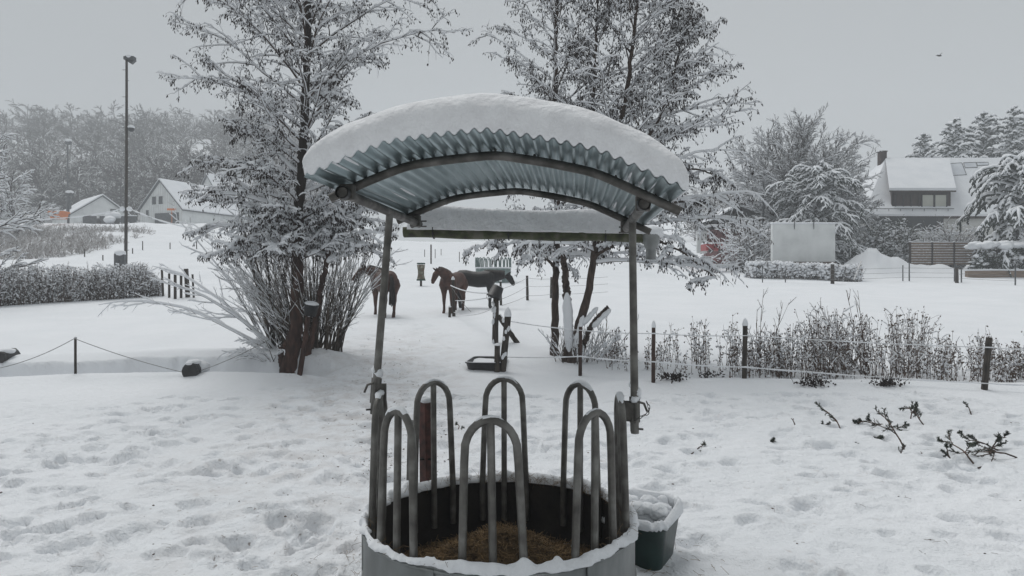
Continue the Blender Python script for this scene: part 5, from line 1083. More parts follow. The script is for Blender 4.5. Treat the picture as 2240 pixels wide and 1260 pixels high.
def conifer(rng, Hh, spread, nl, tw=.03, droop=.35, k2=8, k3=3, r0=.2, t0=.08, pw=.75):
    path = np.array([(0, 0, z) for z in np.linspace(-.3, Hh, 12)]); out = [(path[None], np.linspace(r0, .02, 12)[None])]
    st, dv, ln, tt = kids(path[None], np.array([Hh]), nl, t0, .99, 1, 1, rng); az = np.arange(nl) * 2.4 + rng.normal(0, .3, nl); el = .25 + .45 * tt
    dv = np.stack([np.cos(az) * np.cos(el), np.sin(az) * np.cos(el), np.sin(el)], -1); ln = spread * (1 - tt) ** pw * rng.uniform(.4, 1.25, nl) + .3
    l1 = walkv(st, dv, ln, 6, .05, droop, rng); out.append((l1, rad(l1, tw * 2.2, tw)))
    s2, d2, n2, _ = kids(l1, ln, k2, .1, 1, .75, .38, rng, flat=.85); l2 = walkv(s2, d2, n2, 4, .08, droop, rng); out.append((l2, rad(l2, tw * 2.2, tw * 1.0)))
    if k3: s3, d3, n3, _ = kids(l2, n2, k3, .1, 1, .75, .4, rng, flat=.85); l3 = walkv(s3, d3, n3, 3, .08, droop * 1.4, rng); out.append((l3, rad(l3, tw * 1.8, tw * .8)))
    return out
def wood(name, label, spots, protos, rng, m):
    mb = MB()
    for (x, y, s, k) in spots:
        z = float(base(x, y)); a = rng.random() * 2 * PI; ca, sa = math.cos(a), math.sin(a); Rm = np.array([(ca, -sa, 0), (sa, ca, 0), (0, 0, 1)])
        for Pp, Rr in protos[k]: mb.tubes((Pp @ Rm.T) * s + np.array([x, y, z]), Rr * s, 3)
    return single(name, mb, m, label, None, (spots[0][0], spots[0][1], float(base(*spots[0][:2]))), kind='stuff', smooth=False)
protos = [bare_tree(np.random.default_rng(i), 10.5, 6.2, 13, 8, 7, .22, .06, up=.0, el0=.35, crown0=.2) for i in range(6)]
sp = []
for k in range(520):
    d = 116 + 225 * rw.random() ** 1.25; px = rw.uniform(-260, 760); x = (px - CX) / F * d
    if d < 128 and px > 60: d += 14; x = (px - CX) / F * d
    sp.append((x, d, rw.uniform(.7, 1.3) * np.interp(px, [-200, 100, 500, 760], [1, 1, 1, .8]), int(rw.integers(0, 6))))
wood('wooded_hillside', 'hazy snow-covered leafless wood on the hill behind the left houses', sp, protos, rw, M['snowybark'])
sp = []
for k in range(110):
    d = rw.uniform(120, 230); px = rw.uniform(1490, 2400); x = (px - CX) / F * d; sp.append((x, d, rw.uniform(.6, .95), int(rw.integers(0, 6))))
wood('distant_wood', 'hazy distant wood beyond the house and garden on the right', sp, protos, rw, M['snowybark'])
def round_tree(rng, c, Ht, Rd):
    out = []; path = smoothpath([(0, 0, -.3), (.1, 0, Ht * .12), (-.1, .1, Ht * .25), (.2, 0, Ht * .45)], 12); out.append((path[None], np.linspace(.42, .22, 12)[None]))
    n = 74; zz = 1 - (np.arange(n) + .5) / n * 1.22; aa = np.arange(n) * 2.39996; q = unit(np.stack([np.cos(aa) * np.sqrt(1 - zz ** 2), np.sin(aa) * np.sqrt(1 - zz ** 2), zz], -1) + rng.normal(0, .06, (n, 3))); st = path[(4 + rng.random(n) * 7.9).astype(int)]
    tgt = np.array([0, 0, Ht * .30]) + q * np.array([Rd, Rd, Ht * .70]) * rng.uniform(.78, .88, (n, 1)); v = tgt - st; L = np.linalg.norm(v, axis=1) * 1.06
    l1 = walkv(st, unit(v) + np.array([0, 0, .05]), L, 9, .06, .04, rng, up=.0); out.append((l1, rad(l1, .12, .028)))
    s2, d2, n2, _ = kids(l1, L, 15, .25, 1, .62, .34, rng, taper=.4); l2 = walkv(s2, d2, n2, 6, .10, 0, rng, up=.015); out.append((l2, rad(l2, .036, .018)))
    s3, d3, n3, _ = kids(l2, n2, 9, .2, 1, .6, .42, rng, taper=.3); l3 = walkv(s3, d3, n3, 3, .10, 0, rng, up=.05); out.append((l3, rad(l3, .021, .013)))
    s4, d4, n4, _ = kids(l3, n3, 5, .2, 1, .6, .5, rng, taper=.2); l4 = walkv(s4, d4, n4, 2, .10, 0, rng, up=.04); out.append((l4, rad(l4, .016, .008)))
    return out
def tree_thing(name, label, c, parts, m1, m2, group=None, snow=0.0, rng=rw, nside=4, ckn='crown', cat='tree'):
    t = Thing(name, label, cat, c, group); mb = MB(); Pp, Rr = parts[0]; mb.tubes(Pp + c, Rr, 8, jit=.08, rng=rng); t.part('trunk', mb, m1)
    mb = MB()
    for Pp, Rr in parts[1:]: mb.tubes(Pp + c, Rr, nside)
    t.part(ckn, mb, m2)
    if snow:
        mb = MB()
        for i, (Pp, Rr) in enumerate(parts[1:]): snow_on(mb, Pp + c, Rr, snow * (1, .8, .6)[min(i, 2)], rng, 4, keep=(1, .9, .7)[min(i, 2)], wide=.9)
        t.part('snow_cover', mb, M['snow_tree'])
    return t
# trees by the left picture edge
c = GD(-92, 26); tree_thing('bare_tree', 'snowy leafless tree reaching in from the left picture edge', c, bare_tree(np.random.default_rng(61), 9.0, 2.9, 22, 12, 6, .18, .014, el0=.4, crown0=.12), M['bark'], M['twig'], snow=.05)
c = GD(35, 74); tree_thing('snowy_tree', 'heavily snow-laden bushy tree above the left bank', c, bare_tree(np.random.default_rng(62), 7.8, 4.2, 18, 12, 7, .25, .03, el0=.5, crown0=.1), M['snowybark'], M['snowybark'], snow=.09)
c = GD(-25, 90); tree_thing('snowy_tree', 'tall snow-laden tree farther left behind the bushy one', c, bare_tree(np.random.default_rng(63), 14.0, 5.0, 18, 10, 6, .3, .04, el0=.7, crown0=.15), M['snowybark'], M['snowybark'], snow=.09)
# ---------------- left houses (local frame: gable faces -Y, ridge runs +Y)
def gable_house(name, label, c, rz, W, L, eave, apex, wallm, ov=.35, group=None, snow=.22):
    t = Thing(name, label, 'house', c, group, rz=rz, local=True)
    mb = MB(); pr = [(-W / 2, 0, -1.5), (W / 2, 0, -1.5), (W / 2, 0, eave), (0, 0, apex), (-W / 2, 0, eave)]; mb.prism(pr, (0, 0, 0), (0, L, 0)); t.part('wall', mb, wallm, smooth=False)
    sl = (apex - eave) / (W / 2); th = .16
    for s in (-1, 1):
        e = W / 2 + ov; a = [(0, -ov, apex + .05), (s * e, -ov, eave - sl * ov + .05), (s * e, -ov, eave - sl * ov + .05 - th), (0, -ov, apex + .05 - th)]
        if s < 0: a = a[::-1]
        mb = MB(); mb.prism(a, (0, 0, 0), (0, L + 2 * ov, 0)); o = t.part('roof', mb, M['greymetal'], smooth=False)
        a = [(0, -ov + .05, apex + .055 + snow), (s * (e - .03), -ov + .05, eave - sl * ov + .055 + snow * .8), (s * (e - .03), -ov + .05, eave - sl * ov + .055), (0, -ov + .05, apex + .055)]
        if s < 0: a = a[::-1]
        mb = MB(); mb.prism(a, (0, 0, 0), (0, L + 2 * ov - .1, 0)); t.part('snow_on_roof', mb, M['roofsnow'], parent=o, smooth=False)
    return t
def win(t, x, z, w, h, y=-.03, fm=None, gm=None, split=1, side=None):
    mb = MB(); mb.box((x, y, z), (w, .06, h)); o = t.part('window', mb, gm or M['glass'], smooth=False)
    mb = MB()
    for sx in (-1, 1): mb.box((x + sx * (w / 2 + .03), y - .02, z), (.07, .08, h + .14))
    for sz in (-1, 1): mb.box((x, y - .02, z + sz * (h / 2 + .035)), (w, .08, .07))
    t.part('frame', mb, fm or M['white'], parent=o, smooth=False); return o
d = 105.0; s = d / F
c = np.array([P(224, 490, d)[0], d, P(0, 496, d)[2]]); ea, ap = P(0, 472, d)[2] - c[2], P(0, 428, d)[2] - c[2]
h = gable_house('house', 'low white house with a snowy roof behind the orange bin', c, math.radians(46), 8.4, 10.5, ea, ap, M['white'])
win(h, 1.5, (ea + ap) / 2 - 1.1, .9, 1.4); mb = MB(); mb.box((-3.0, 6.0, ea + 1.4), (.6, .6, 2.6)); h.part('chimney', mb, M['greymetal'], smooth=False)
d = 100.0; s = d / F
c = np.array([P(352, 490, d)[0], d, P(0, 496, d)[2]]); ea, ap = P(0, 457, d)[2] - c[2], P(0, 394, d)[2] - c[2]
h = gable_house('house', 'white gabled house with two small dark attic windows', c, math.radians(-22), 8.4, 11.5, ea, ap, M['white'])
for x in (-1.25, .05): win(h, x, P(0, 438, d)[2] - c[2], .85, 1.15)
win(h, -2.6, P(0, 465, d)[2] - c[2], .6, .9); mb = MB(); mb.box((1.2, -.05, .75), (4.6, .1, 2.4)); h.part('garage_door', mb, M['greymetal'], smooth=False)
mb = MB()
for x in np.arange(-4.1, 4.2, .45): zt_ = ea + (ap - ea) * (1 - abs(x) / 4.2); mb.box((x, -.012, zt_ / 2), (.035, .03, zt_ - .1))
h.part('board_joints', mb, M['render'], smooth=False)
d = 122.0; c = np.array([P(455, 490, d)[0], d, P(0, 496, d)[2]]); ea, ap = P(0, 445, d)[2] - c[2], P(0, 382, d)[2] - c[2]
h = gable_house('house', 'third snowy-roofed house half hidden behind the left alder', c, math.radians(-35), 9.0, 12, ea, ap, M['white']); win(h, 0, (ea + ap) / 2 - 1, .9, 1.1)
d = 97.0; b0_ = P(180, 490, d); b1_ = P(300, 490, d); cc = (b0_ + b1_) / 2; s = d / F; t = Thing('garden_wall', 'dark grey low garden wall with snow on it in front of the left houses', 'wall', cc)
mb = MB(); mb.box(cc + np.array([0, 0, .35]), (116 * s, .25, 1.5)); o = t.part('wall', mb, M['greymetal'], smooth=False); mb = MB(); mb.box(cc + np.array([0, 0, 1.17]), (117 * s, .32, .14)); o = t.part('snow_cap', mb, M['roofsnow'], smooth=False); bev(o, .05)
for x in (215, 262): 
    mb = MB(); q = P(x, 482, d - .2); mb.box(q, (.28, .25, 1.9)); t.part('pillar', mb, M['white'], smooth=False)
q = P(244, 474, d - 1.5); t = Thing('parked_car', 'car buried under snow behind the dark garden wall', 'car', np.array([q[0], q[1], P(0, 490, d)[2]]))
mb = MB(); mb.blobs([q + np.array([0, 0, -.5]), q + np.array([.2, 0, .1])], [(2.1, .9, .6), (1.2, .75, .62)], rf, .03, 2); t.part('snow_covered_body', mb, M['snow'])
mb = MB(); mb.box(q + np.array([0, -.55, -.55]), (3.4, .5, .5)); t.part('body', mb, M['greymetal'], smooth=False)
for sx in (-1.2, 1.2): mb = MB(); mb.tubes(np.array([q + np.array([sx, -.9, -.85]), q + np.array([sx, -.7, -.85])]), np.array([.33, .33]), 14, cap=True); t.part('wheel', mb, M['black'])
mb = MB(); q = P(375, 458, 94.0); mb.box(q, (18 * .063, .2, 4 * .063)); mb.box(q + np.array([0, .1, -1.2]), (.06, .06, 2.4)); 
single('orange_sign', mb, M['orange'], 'small orange board on a post in front of the gabled house', 'sign', q - np.array([0, 0, 2.4]), smooth=False)
# ---------------- right house
d = 63.0; s = d / F
def PX(px, dd=d): return (px - CX) / F * dd
def PZ(py, dd=d): return 1.95 + (HZ - py) / F * dd
x0, x1 = PX(1890), PX(2300); gz = float(base((x0 + x1) / 2, d + 4)) - 1.0
ze, zr_ = PZ(473, d), PZ(350, d + 5.5); Dr = 5.5
c = np.array([(x0 + x1) / 2, d, gz]); t = Thing('house', 'large house with snowy roof, dark chimney and wide dormer on the right', 'house', c)
mb = MB(); mb.box(((x0 + x1) / 2, d + .5 + Dr, (gz + ze - .1) / 2), (x1 - x0 - .8, 2 * Dr - .0, ze - .1 - gz)); t.part('wall', mb, M['render'], smooth=False)
xl = PX(1937, d + Dr); xr = x1 + 1.5
v = [(x0, d, ze), (xr, d, ze), (xr, d + Dr, zr_), (xl, d + Dr, zr_), (x0, d + 2 * Dr, ze), (xr, d + 2 * Dr, ze)]; v2 = [(a, b - (.0), z + .22) for a, b, z in v]
mb = MB(); mb.add(v, [(0, 1, 2, 3), (3, 2, 5, 4)], [(0, 3, 4)]); mb.add([(a, b, z - .18) for a, b, z in v], [(3, 2, 1, 0), (4, 5, 2, 3), (0, 1, 5, 4)], [(4, 3, 0)])
mb.add([v[0], v[1], (v[1][0], v[1][1], ze - .18), (v[0][0], v[0][1], ze - .18)], [(3, 2, 1, 0)]); rf_ = t.part('roof', mb, M['darkwood'], smooth=False)
mb = MB(); mb.add(v2, [(0, 1, 2, 3), (3, 2, 5, 4)], [(0, 3, 4)]); mb.add([v2[0], v2[1], (v[1][0], v[1][1], ze + .004), (v[0][0], v[0][1], ze + .004)], [(3, 2, 1, 0)]); mb.add([v2[0], v2[4], (v[4][0], v[4][1], ze + .004), (v[0][0], v[0][1], ze + .004)], [(0, 1, 2, 3)]); t.part('snow_on_roof', mb, M['roofsnow'], parent=rf_, smooth=False)
def roofz(y): return ze + (zr_ - ze) * (y - d) / Dr
# dormer: shed roof running from the ridge out to its own eave, front wall set back from the house eave
yd = d + .70; zf0, zf1 = PZ(453, yd), PZ(417, yd - .35); xa, xb = PX(1951, yd), PX(2076, yd)
ytop = d + Dr - .35; ztop = roofz(ytop) + .25
mb = MB(); mb.prism([(xa, yd, zf0 - .6), (xb, yd, zf0 - .6), (xb, yd, zf1 + .05), (xa, yd, zf1 + .05)][::-1] and [(xa, yd, zf0 - .6), (xb, yd, zf0 - .6), (xb, yd, zf1 + .1), (xa, yd, zf1 + .1)], (0, 0, 0), (0, .2, 0)); 
dm = t.part('dormer', mb, M['darkwood'], smooth=False)
xt0, xt1 = PX(1936, ytop), PX(2062, ytop)
mb = MB()
for xx in (xa, xb):
    mb.add([(xx, yd, zf0 - .6), (xx, yd, zf1 + .1), ((xt0 if xx == xa else xt1 + .4), ytop, ztop - .1), (xx + .12, yd, zf0 - .6), (xx + .12, yd, zf1 + .1), ((xt0 if xx == xa else xt1 + .4) + .12, ytop, ztop - .1)], [(0, 3, 4, 1), (1, 4, 5, 2)], [(0, 1, 2), (5, 4, 3)])
t.part('dormer_cheek', mb, M['darkwood'], parent=dm, smooth=False)
xa2, xb2 = PX(1944, yd - .35), PX(2090, yd - .35); y_e = yd - .4; xt0, xt1 = PX(1936, ytop), PX(2062, ytop)
a = [(xa2, y_e, zf1), (xb2, y_e, zf1), (xt1 + .6, ytop, ztop), (xt0, ytop, ztop)]; mb = MB(); mb.add(a + [(x, y, z - .14) for x, y, z in a] + [(x, y, z + .24) for x, y, z in a], [(7, 6, 5, 4), (4, 5, 1, 0), (5, 6, 2, 1), (7, 4, 0, 3)])
t.part('dormer_roof', mb, M['darkwood'], parent=dm, smooth=False)
mb = MB(); b_ = [(x, y, z + .24) for x, y, z in a]; aa_ = [(x, y, z + .003) for x, y, z in a]; mb.add(aa_ + b_, [(4, 5, 6, 7), (0, 1, 5, 4), (1, 2, 6, 5), (3, 0, 4, 7)]); t.part('dormer_snow', mb, M['roofsnow'], parent=dm, smooth=False)
for (p0, p1) in ((2016, 2040), (2044, 2068)):
    xa_, xb_ = PX(p0, yd), PX(p1, yd); zb_, zt_ = PZ(451, yd), PZ(427, yd); mb = MB(); mb.box(((xa_ + xb_) / 2, yd - .04, (zb_ + zt_) / 2), (xb_ - xa_, .05, zt_ - zb_)); o = t.part('window', mb, M['blind'], smooth=False)
    mb = MB(); 
    for xx in (xa_ - .04, xb_ + .04): mb.box((xx, yd - .06, (zb_ + zt_) / 2), (.08, .08, zt_ - zb_ + .16))
    t.part('frame', mb, M['black'], parent=o, smooth=False)
for p0 in (1958, 1975, 1992, 2009): mb = MB(); mb.box((PX(p0, yd), yd - .04, PZ(439, yd)), (.06, .06, 1.1)); t.part('panel_batten', mb, M['black'], smooth=False)
for (p0, p1, py) in ((1890, 2090, 456),):
    mb = MB(); mb.tubes(np.array([(PX(p0), d + .25, PZ(py)), (PX(p1), d + .25, PZ(py))]), np.array([.035, .035]), 5)
    for q in range(p0 + 5, p1, 26): mb.tubes(np.array([(PX(q), d + .25, roofz(d + .25) + .0), (PX(q), d + .25, PZ(py))]), np.array([.025, .025]), 4)
    t.part('snow_guard_rail', mb, M['greymetal'])
xc = PX(1931, d + Dr); mb = MB(); mb.box((xc, d + Dr + .2, zr_ + .05), (.62, .6, 1.5)); o = t.part('chimney', mb, M['brick'], smooth=False); mb = MB(); mb.box((xc, d + Dr + .2, zr_ + .84), (.72, .7, .10)); t.part('chimney_cap', mb, M['brick'], parent=o, smooth=False)
def onroof(px, py):
    r = ray(px, py); n = (zr_ - ze) / Dr; k = (ze + .22 + .03 - CAM[2] - n * d) / (r[2] - n * r[1]); return CAM + r * k
for (q, nm) in ((((2076, 358), (2104, 356), (2114, 382), (2084, 384)), 'skylight'), (((2108, 356), (2134, 355), (2138, 366), (2111, 367)), 'skylight'), (((2136, 355), (2162, 355), (2162, 361), (2138, 362)), 'skylight')):
    v = [onroof(*p_) for p_ in q]; mb = MB(); mb.add(v + [p_ - np.array([0, 0, .1]) for p_ in v], [(3, 2, 1, 0), (0, 1, 5, 4), (1, 2, 6, 5), (2, 3, 7, 6), (3, 0, 4, 7)]); o = t.part(nm, mb, M['panel'], smooth=False)
    mb = MB(); mb.tubes(np.array(v + [v[0]]), np.full(5, .035), 4); t.part('frame', mb, M['greymetal'], parent=o)
mb = MB(); mb.box((PX(1990), d - .04, PZ(490)), (6.0, .08, 1.3)); t.part('lower_window', mb, M['glass'], smooth=False)
# ---------------- white storage wall
d = 48.0; s = d / F; xa, xb = (1690 - CX) * s, (1827 - CX) * s; zt_, zb_ = PZ(490, d), PZ(573, d); zg = float(base((xa + xb) / 2, d)) - .6
c = np.array([(xa + xb) / 2, d, zg]); t = Thing('garden_wall', 'tall plain off-white wall on a brown stone base beneath the big round tree', 'wall', c)
mb = MB(); mb.box(((xa + xb) / 2, d + .2, (zt_ + zb_) / 2), (xb - xa, .4, zt_ - zb_)); o = t.part('wall', mb, M['white'], smooth=False); bev(o, .02)
mb = MB(); mb.box(((xa + xb) / 2, d + .2, (zg + zb_) / 2), (xb - xa + .1, .5, zb_ - zg - .006)); t.part('stone_base', mb, M['stone'], smooth=False)
mb = MB(); mb.box(((xa + xb) / 2, d + .2, zt_ + .06), (xb - xa + .08, .5, .12)); o = t.part('snow_on_top', mb, M['roofsnow'], smooth=False); bev(o, .06, 3)
for x in (1737, 1779): mb = MB(); q = np.array([(x - CX) * s, d - .05, zt_ - .12]); mb.tubes(np.array([q + np.array([0, 0, .3]), q, q + np.array([0, -.02, -.25])]), np.array([.03, .03, .02]), 5); t.part('hook', mb, M['greymetal'])
# ---------------- red barn
d = 60.0; s = d / F; xa, xb = (1545 - CX) * s, (1600 - CX) * s; zg = float(base(xa, d)) - .5
c = np.array([(xa + xb) / 2, d, zg]); t = Thing('red_barn', 'dark red plank barn with a black snowy roof left of the round tree', 'barn', c)
mb = MB(); mb.box(((xa + xb) / 2 + 2.4, d + 2, (zg + PZ(500, d)) / 2), (xb - xa + 3, 4, PZ(500, d) - zg)); t.part('wall', mb, M['redbarn'], smooth=False)
xm = (1612 - CX) * s; pr = [((1550 - CX) * s, d - .4, PZ(487, d)), (xm, d - .4, PZ(452, d)), (xm + 4, d - .4, PZ(489, d)), (xm + 4, d - .4, PZ(500, d)), ((1550 - CX) * s, d - .4, PZ(496, d))]
mb = MB(); mb.prism(pr, (0, 0, 0), (0, 5, 0)); o = t.part('roof', mb, M['black'], smooth=False)
mb = MB(); pr = [((1549 - CX) * s, d - .42, PZ(486, d)), (xm, d - .42, PZ(451, d)), (xm + 4, d - .42, PZ(488, d)), (xm + 4, d - .42, PZ(485, d)), (xm, d - .42, PZ(447, d)), ((1549 - CX) * s, d - .42, PZ(483, d))]; mb.add(pr + [(a, b + 5.1, z) for a, b, z in pr], [(0, 5, 4, 1)[::-1], (1, 4, 3, 2)[::-1], (5, 11, 10, 4)[::-1], (4, 10, 9, 3)[::-1]]); t.part('snow_on_roof', mb, M['roofsnow'], parent=o, smooth=False)
d = 55.0; s = d / F; q = np.array([(1566 - CX) * s, d, PZ(550, d)]); t = Thing('red_trailer', 'low bright red trailer with snow on top in front of the red barn', 'trailer', q)
mb = MB(); mb.box(q + np.array([0, .8, .35]), (43 * s, 1.6, .5)); 
for k in range(9): mb.box(q + np.array([(-18 + k * 4.5) * s, -.03, .35]), (.05, .06, .46))
t.part('body', mb, M['red'], smooth=False); mb = MB(); mb.box(q + np.array([0, .8, .66]), (43 * s, 1.6, .14)); o = t.part('snow_cover', mb, M['roofsnow'], smooth=False); bev(o, .05)
for sx in (-.4, .4): mb = MB(); mb.tubes(np.array([q + np.array([sx, -.05, .08]), q + np.array([sx, .1, .08])]), np.array([.2, .2]), 10, cap=True); t.part('wheel', mb, M['black'])
# pale wall left of barn
d = 61.0; s = d / F; mb = MB(); mb.box(((1535 - CX) * s, d, PZ(525, d) - .2), (22 * s, .3, 1.9)); single('pale_wall', mb, M['white'], 'pale wall standing just left of the red barn', 'wall', ((1535 - CX) * s, d, PZ(550, d)), smooth=False)
# ---------------- slatted fence
d = 52.0; s = d / F; xa, xb = (1990 - CX) * s, (2134 - CX) * s; zt0, zt1 = PZ(530, d), PZ(533, d); hgt = 50 * s
c = np.array([(xa + xb) / 2, d, PZ(580, d)]); t = Thing('slatted_fence', 'brown horizontal-slat garden fence with snow along its slats in front of the large house', 'fence', c)
for k in range(3):
    x_a = xa + (xb - xa) * k / 3; x_b = xa + (xb - xa) * (k + 1) / 3; mb, sn = MB(), MB()
    for j in range(9): z = zt0 - .08 - j * hgt / 9; mb.box(((x_a + x_b) / 2, d, z), (x_b - x_a - .1, .04, hgt / 9 * .72)); sn.box(((x_a + x_b) / 2, d - .03, z + hgt / 9 * .39), (x_b - x_a - .12, .07, .035))
    o = t.part('slat_panel', mb, M['brownwood'], smooth=False); t.part('snow_on_slats', sn, M['snow'], parent=o, smooth=False)
for k in range(4): x = xa + (xb - xa) * k / 3; mb = MB(); mb.box((x, d - .02, zt0 - hgt / 2 - .3), (.12, .12, hgt + .6)); o = t.part('post', mb, M['darkwood'], smooth=False); mb = MB(); mb.blobs([(x, d, zt0 + .03)], [(.1, .1, .06)], rf, .05, 1); t.part('snow_cap', mb, M['snow'], parent=o)
mb = MB(); mb.box(((xa + xb) / 2, d, zt0 + .01), (xb - xa, .1, .06)); t.part('snow_on_top', mb, M['snow'], smooth=False)
# low wooden retaining walls
d = 47.0; s = d / F
for (p0, p1, y0, y1, lb) in ((2118, 2330, 592, 640, 'low brown wooden retaining wall at the right picture edge'),):
    xa, xb = (p0 - CX) * s, (p1 - CX) * s; c = np.array([(xa + xb) / 2, d, PZ(y1, d)]); t = Thing('retaining_wall', lb, 'wall', c); mb = MB(); mb.box(((xa + xb) / 2, d + .2, (PZ(y0, d) + PZ(y1, d)) / 2), (xb - xa, .3, PZ(y0, d) - PZ(y1, d))); t.part('boards', mb, M['brownwood'], smooth=False)
    mb = MB(); mb.box(((xa + xb) / 2, d + .25, PZ(y0, d) + .05), (xb - xa + .1, .5, .12)); o = t.part('snow_cap', mb, M['snow'], smooth=False); bev(o, .04)
d = 54.0; s = d / F; xa, xb = (1828 - CX) * s, (1885 - CX) * s; mb = MB()
for k in range(3): mb.box(((xa + xb) / 2, d, PZ(548 + k * 6, d)), (xb - xa, .06, .15))
single('dark_board_fence', mb, M['darkwood'], 'dark board fence between the white wall and the snow heap', 'fence', ((xa + xb) / 2, d, PZ(572, d)), smooth=False)
# ---------------- garden trees
c = GD(1742, 60); Ht = PZ(236, 60) - c[2]
tree_thing('round_bare_tree', 'big round-crowned leafless tree dusted with snow left of the large house', c, round_tree(np.random.default_rng(71), c, Ht * .97, 6.5), M['bark'], M['round'], snow=.048, nside=3)
def snowconifer(name, label, c, Hh, spread, nl, rng, tw=.035, sn=.10, k2=9, k3=4, droop=.3, t0=.08, pw=.6):
    parts = conifer(rng, Hh, spread, nl, tw, droop, k2, k3, .22, t0, pw); return tree_thing(name, label, c, parts, M['bark'], M['green'], snow=sn, rng=rng, ckn='needled_branches')
c = GD(1785, 54.5); snowconifer('snowy_conifer', 'broad snow-loaded conifer in front of the big round tree', c, PZ(360, 52) - c[2], 4.7, 105, np.random.default_rng(72), sn=.085, t0=.10, pw=.24, droop=.42, k2=11, k3=6, tw=.024)
c = GD(2225, 50); snowconifer('snowy_conifer', 'drooping snow-loaded conifer at the right picture edge before the house', c, PZ(345, 50) - c[2], 4.6, 100, np.random.default_rng(73), sn=.12, droop=.55, t0=.05, pw=.28, k2=10, k3=5)
for i, (px, py, dd, sp_, lb) in enumerate(((2085, 262, 92, 4.2, 'pointed snowy pine behind the house roof, left of the taller pines'), (2150, 250, 96, 5.0, 'broad snowy pine behind the house roof in the middle of the row'), (2213, 236, 92, 3.4, 'tall narrow snowy pine behind the right end of the house'), (2255, 240, 98, 4.5, 'snowy pine cut by the right picture edge'), (2020, 298, 100, 4.2, 'low rounded snowy pine at the left end of the row behind the house'), (2300, 235, 90, 4.5, 'last snowy pine beyond the right picture edge'))):
    c = GD(px, dd); snowconifer('snowy_pine', lb, c, PZ(py, dd) - c[2], sp_ * 1.25, 85, np.random.default_rng(80 + i), tw=.06, sn=.14, k2=10, k3=5, droop=.28, t0=.2, pw=.5)
# shrubs in front of the garden
def clump(name, label, c, w, dpt, h, rng, nleaf, nsn, ml, lf=(.06, .13), snr=(.06, .16), cat='shrub', stems=60, top=.8, twig=M['bark']):
    t = Thing(name, label, cat, c); 
    def pts(k, shell=.5):
        q = unit(rng.normal(0, 1, (k, 3))); q[:, 2] = abs(q[:, 2]); r = rng.random(k) ** shell * (1 + .3 * fbm(q[:, 0] * 3 + c[0], q[:, 2] * 3 + q[:, 1] * 2, 7, 3)); return c + q * r[:, None] * np.array([w / 2, dpt / 2, h])
    a = rng.random(stems) * 2 * PI; e = rng.uniform(.5, 1.5, stems); L = walkv(np.tile(c, (stems, 1)) + rng.normal(0, .2, (stems, 3)) * np.array([w * .4, dpt * .4, 0]), np.stack([np.cos(a) * np.cos(e) * w / h * .6, np.sin(a) * np.cos(e), np.sin(e)], -1), h * rng.uniform(.6, 1.05, stems), 5, .12, .05, rng)
    mb = MB(); mb.tubes(L, rad(L, .03, .012), 4); s2, d2, n2, _ = kids(L, np.full(stems, h), 8, .2, 1, .7, .3, rng); l2 = walkv(s2, d2, n2, 3, .15, .05, rng); R2 = rad(l2, .014, .007); mb.tubes(l2, R2, 3); t.part('stems', mb, twig)
    sm = MB(); snow_on(sm, l2, R2, .05, rng, 4, keep=.8)
    if nleaf: mb = MB(); leafq(mb, pts(nleaf), rng.uniform(*lf, nleaf), rng); t.part('leaves', mb, ml, smooth=False)
    C = pts(nsn, .35); k = rng.uniform(*snr, nsn); sm.blobs(C, np.stack([k, k, k * rng.uniform(.35, .8, nsn)], -1), rng, .3, 0); t.part('snow_cover', sm, M['snow_tree']); return t
def atc(px, d, py=None):
    c = GD(px, d, .1)
    return c
clump('evergreen_shrub', 'rounded dark evergreen shrub spotted with snow below the dormer', np.array([PX(1955, 55), 55, PZ(575, 55)]), 5.6, 3, 3.4, np.random.default_rng(1), 3800, 850, M['evergreen'])
clump('evergreen_hedge', 'dark clipped evergreen hedge under thick snow at the right picture edge', np.array([PX(2205, 48.5), 48.5, PZ(590, 48.5)]), 5.0, 2.4, 1.9, np.random.default_rng(2), 5200, 300, M['evergreen'], lf=(.06, .12), snr=(.1, .22), cat='hedge')
c = np.array([PX(2195, 48.5), 48.3, PZ(537, 48.5)]); t_ = [o for o in bpy.data.objects if o.get('label', '').startswith('dark clipped evergreen')][0]
mb = MB(); k = 70; mb.blobs(c + rw.uniform(-1, 1, (k, 3)) * np.array([2.1, .7, .10]), np.stack([rw.uniform(.35, .75, k), rw.uniform(.3, .5, k), rw.uniform(.14, .26, k)], -1), rw, .12, 2)
me = mb.mesh('thick_snow', tuple(t_.location)); me.materials.append(M['snow']); link(bpy.data.objects.new('thick_snow', me), t_)
clump('snowy_shrub', 'fine-twigged snowy shrub between the red barn and the white wall', GD(1640, 52), 4.6, 3, 4.1, np.random.default_rng(31), 0, 900, M['evergreen'], snr=(.04, .11), stems=130, twig=M['brush'])
clump('snowy_shrub', 'grey snowy brush under the drooping conifer beside the slatted fence', GD(2075, 56), 8, 3, 4.2, np.random.default_rng(32), 0, 1300, M['evergreen'], snr=(.05, .12), stems=200, twig=M['brush'])
clump('snowy_shrub', 'snowy thicket at the foot of the big round tree right of the white wall', GD(1858, 56), 5, 3, 3.8, np.random.default_rng(35), 0, 900, M['evergreen'], snr=(.05, .11), stems=130, twig=M['bark'])
clump('snowy_shrub', 'snowy thicket right beside the red barn under the round tree', GD(1580, 64), 5, 4, 5.5, np.random.default_rng(36), 0, 900, M['evergreen'], snr=(.05, .13), stems=130, twig=M['bark'])
hedge('low_hedge', 'low snowy hedge running in front of the white wall', GD(1635, 46), GD(1880, 45.5), 1.05, 1.3, np.random.default_rng(34), 300, 2500, 2400, M['leafbrown'], M['brush'], lf=(.04, .09), snr=(.05, .13), top=.6, snb=1.6)
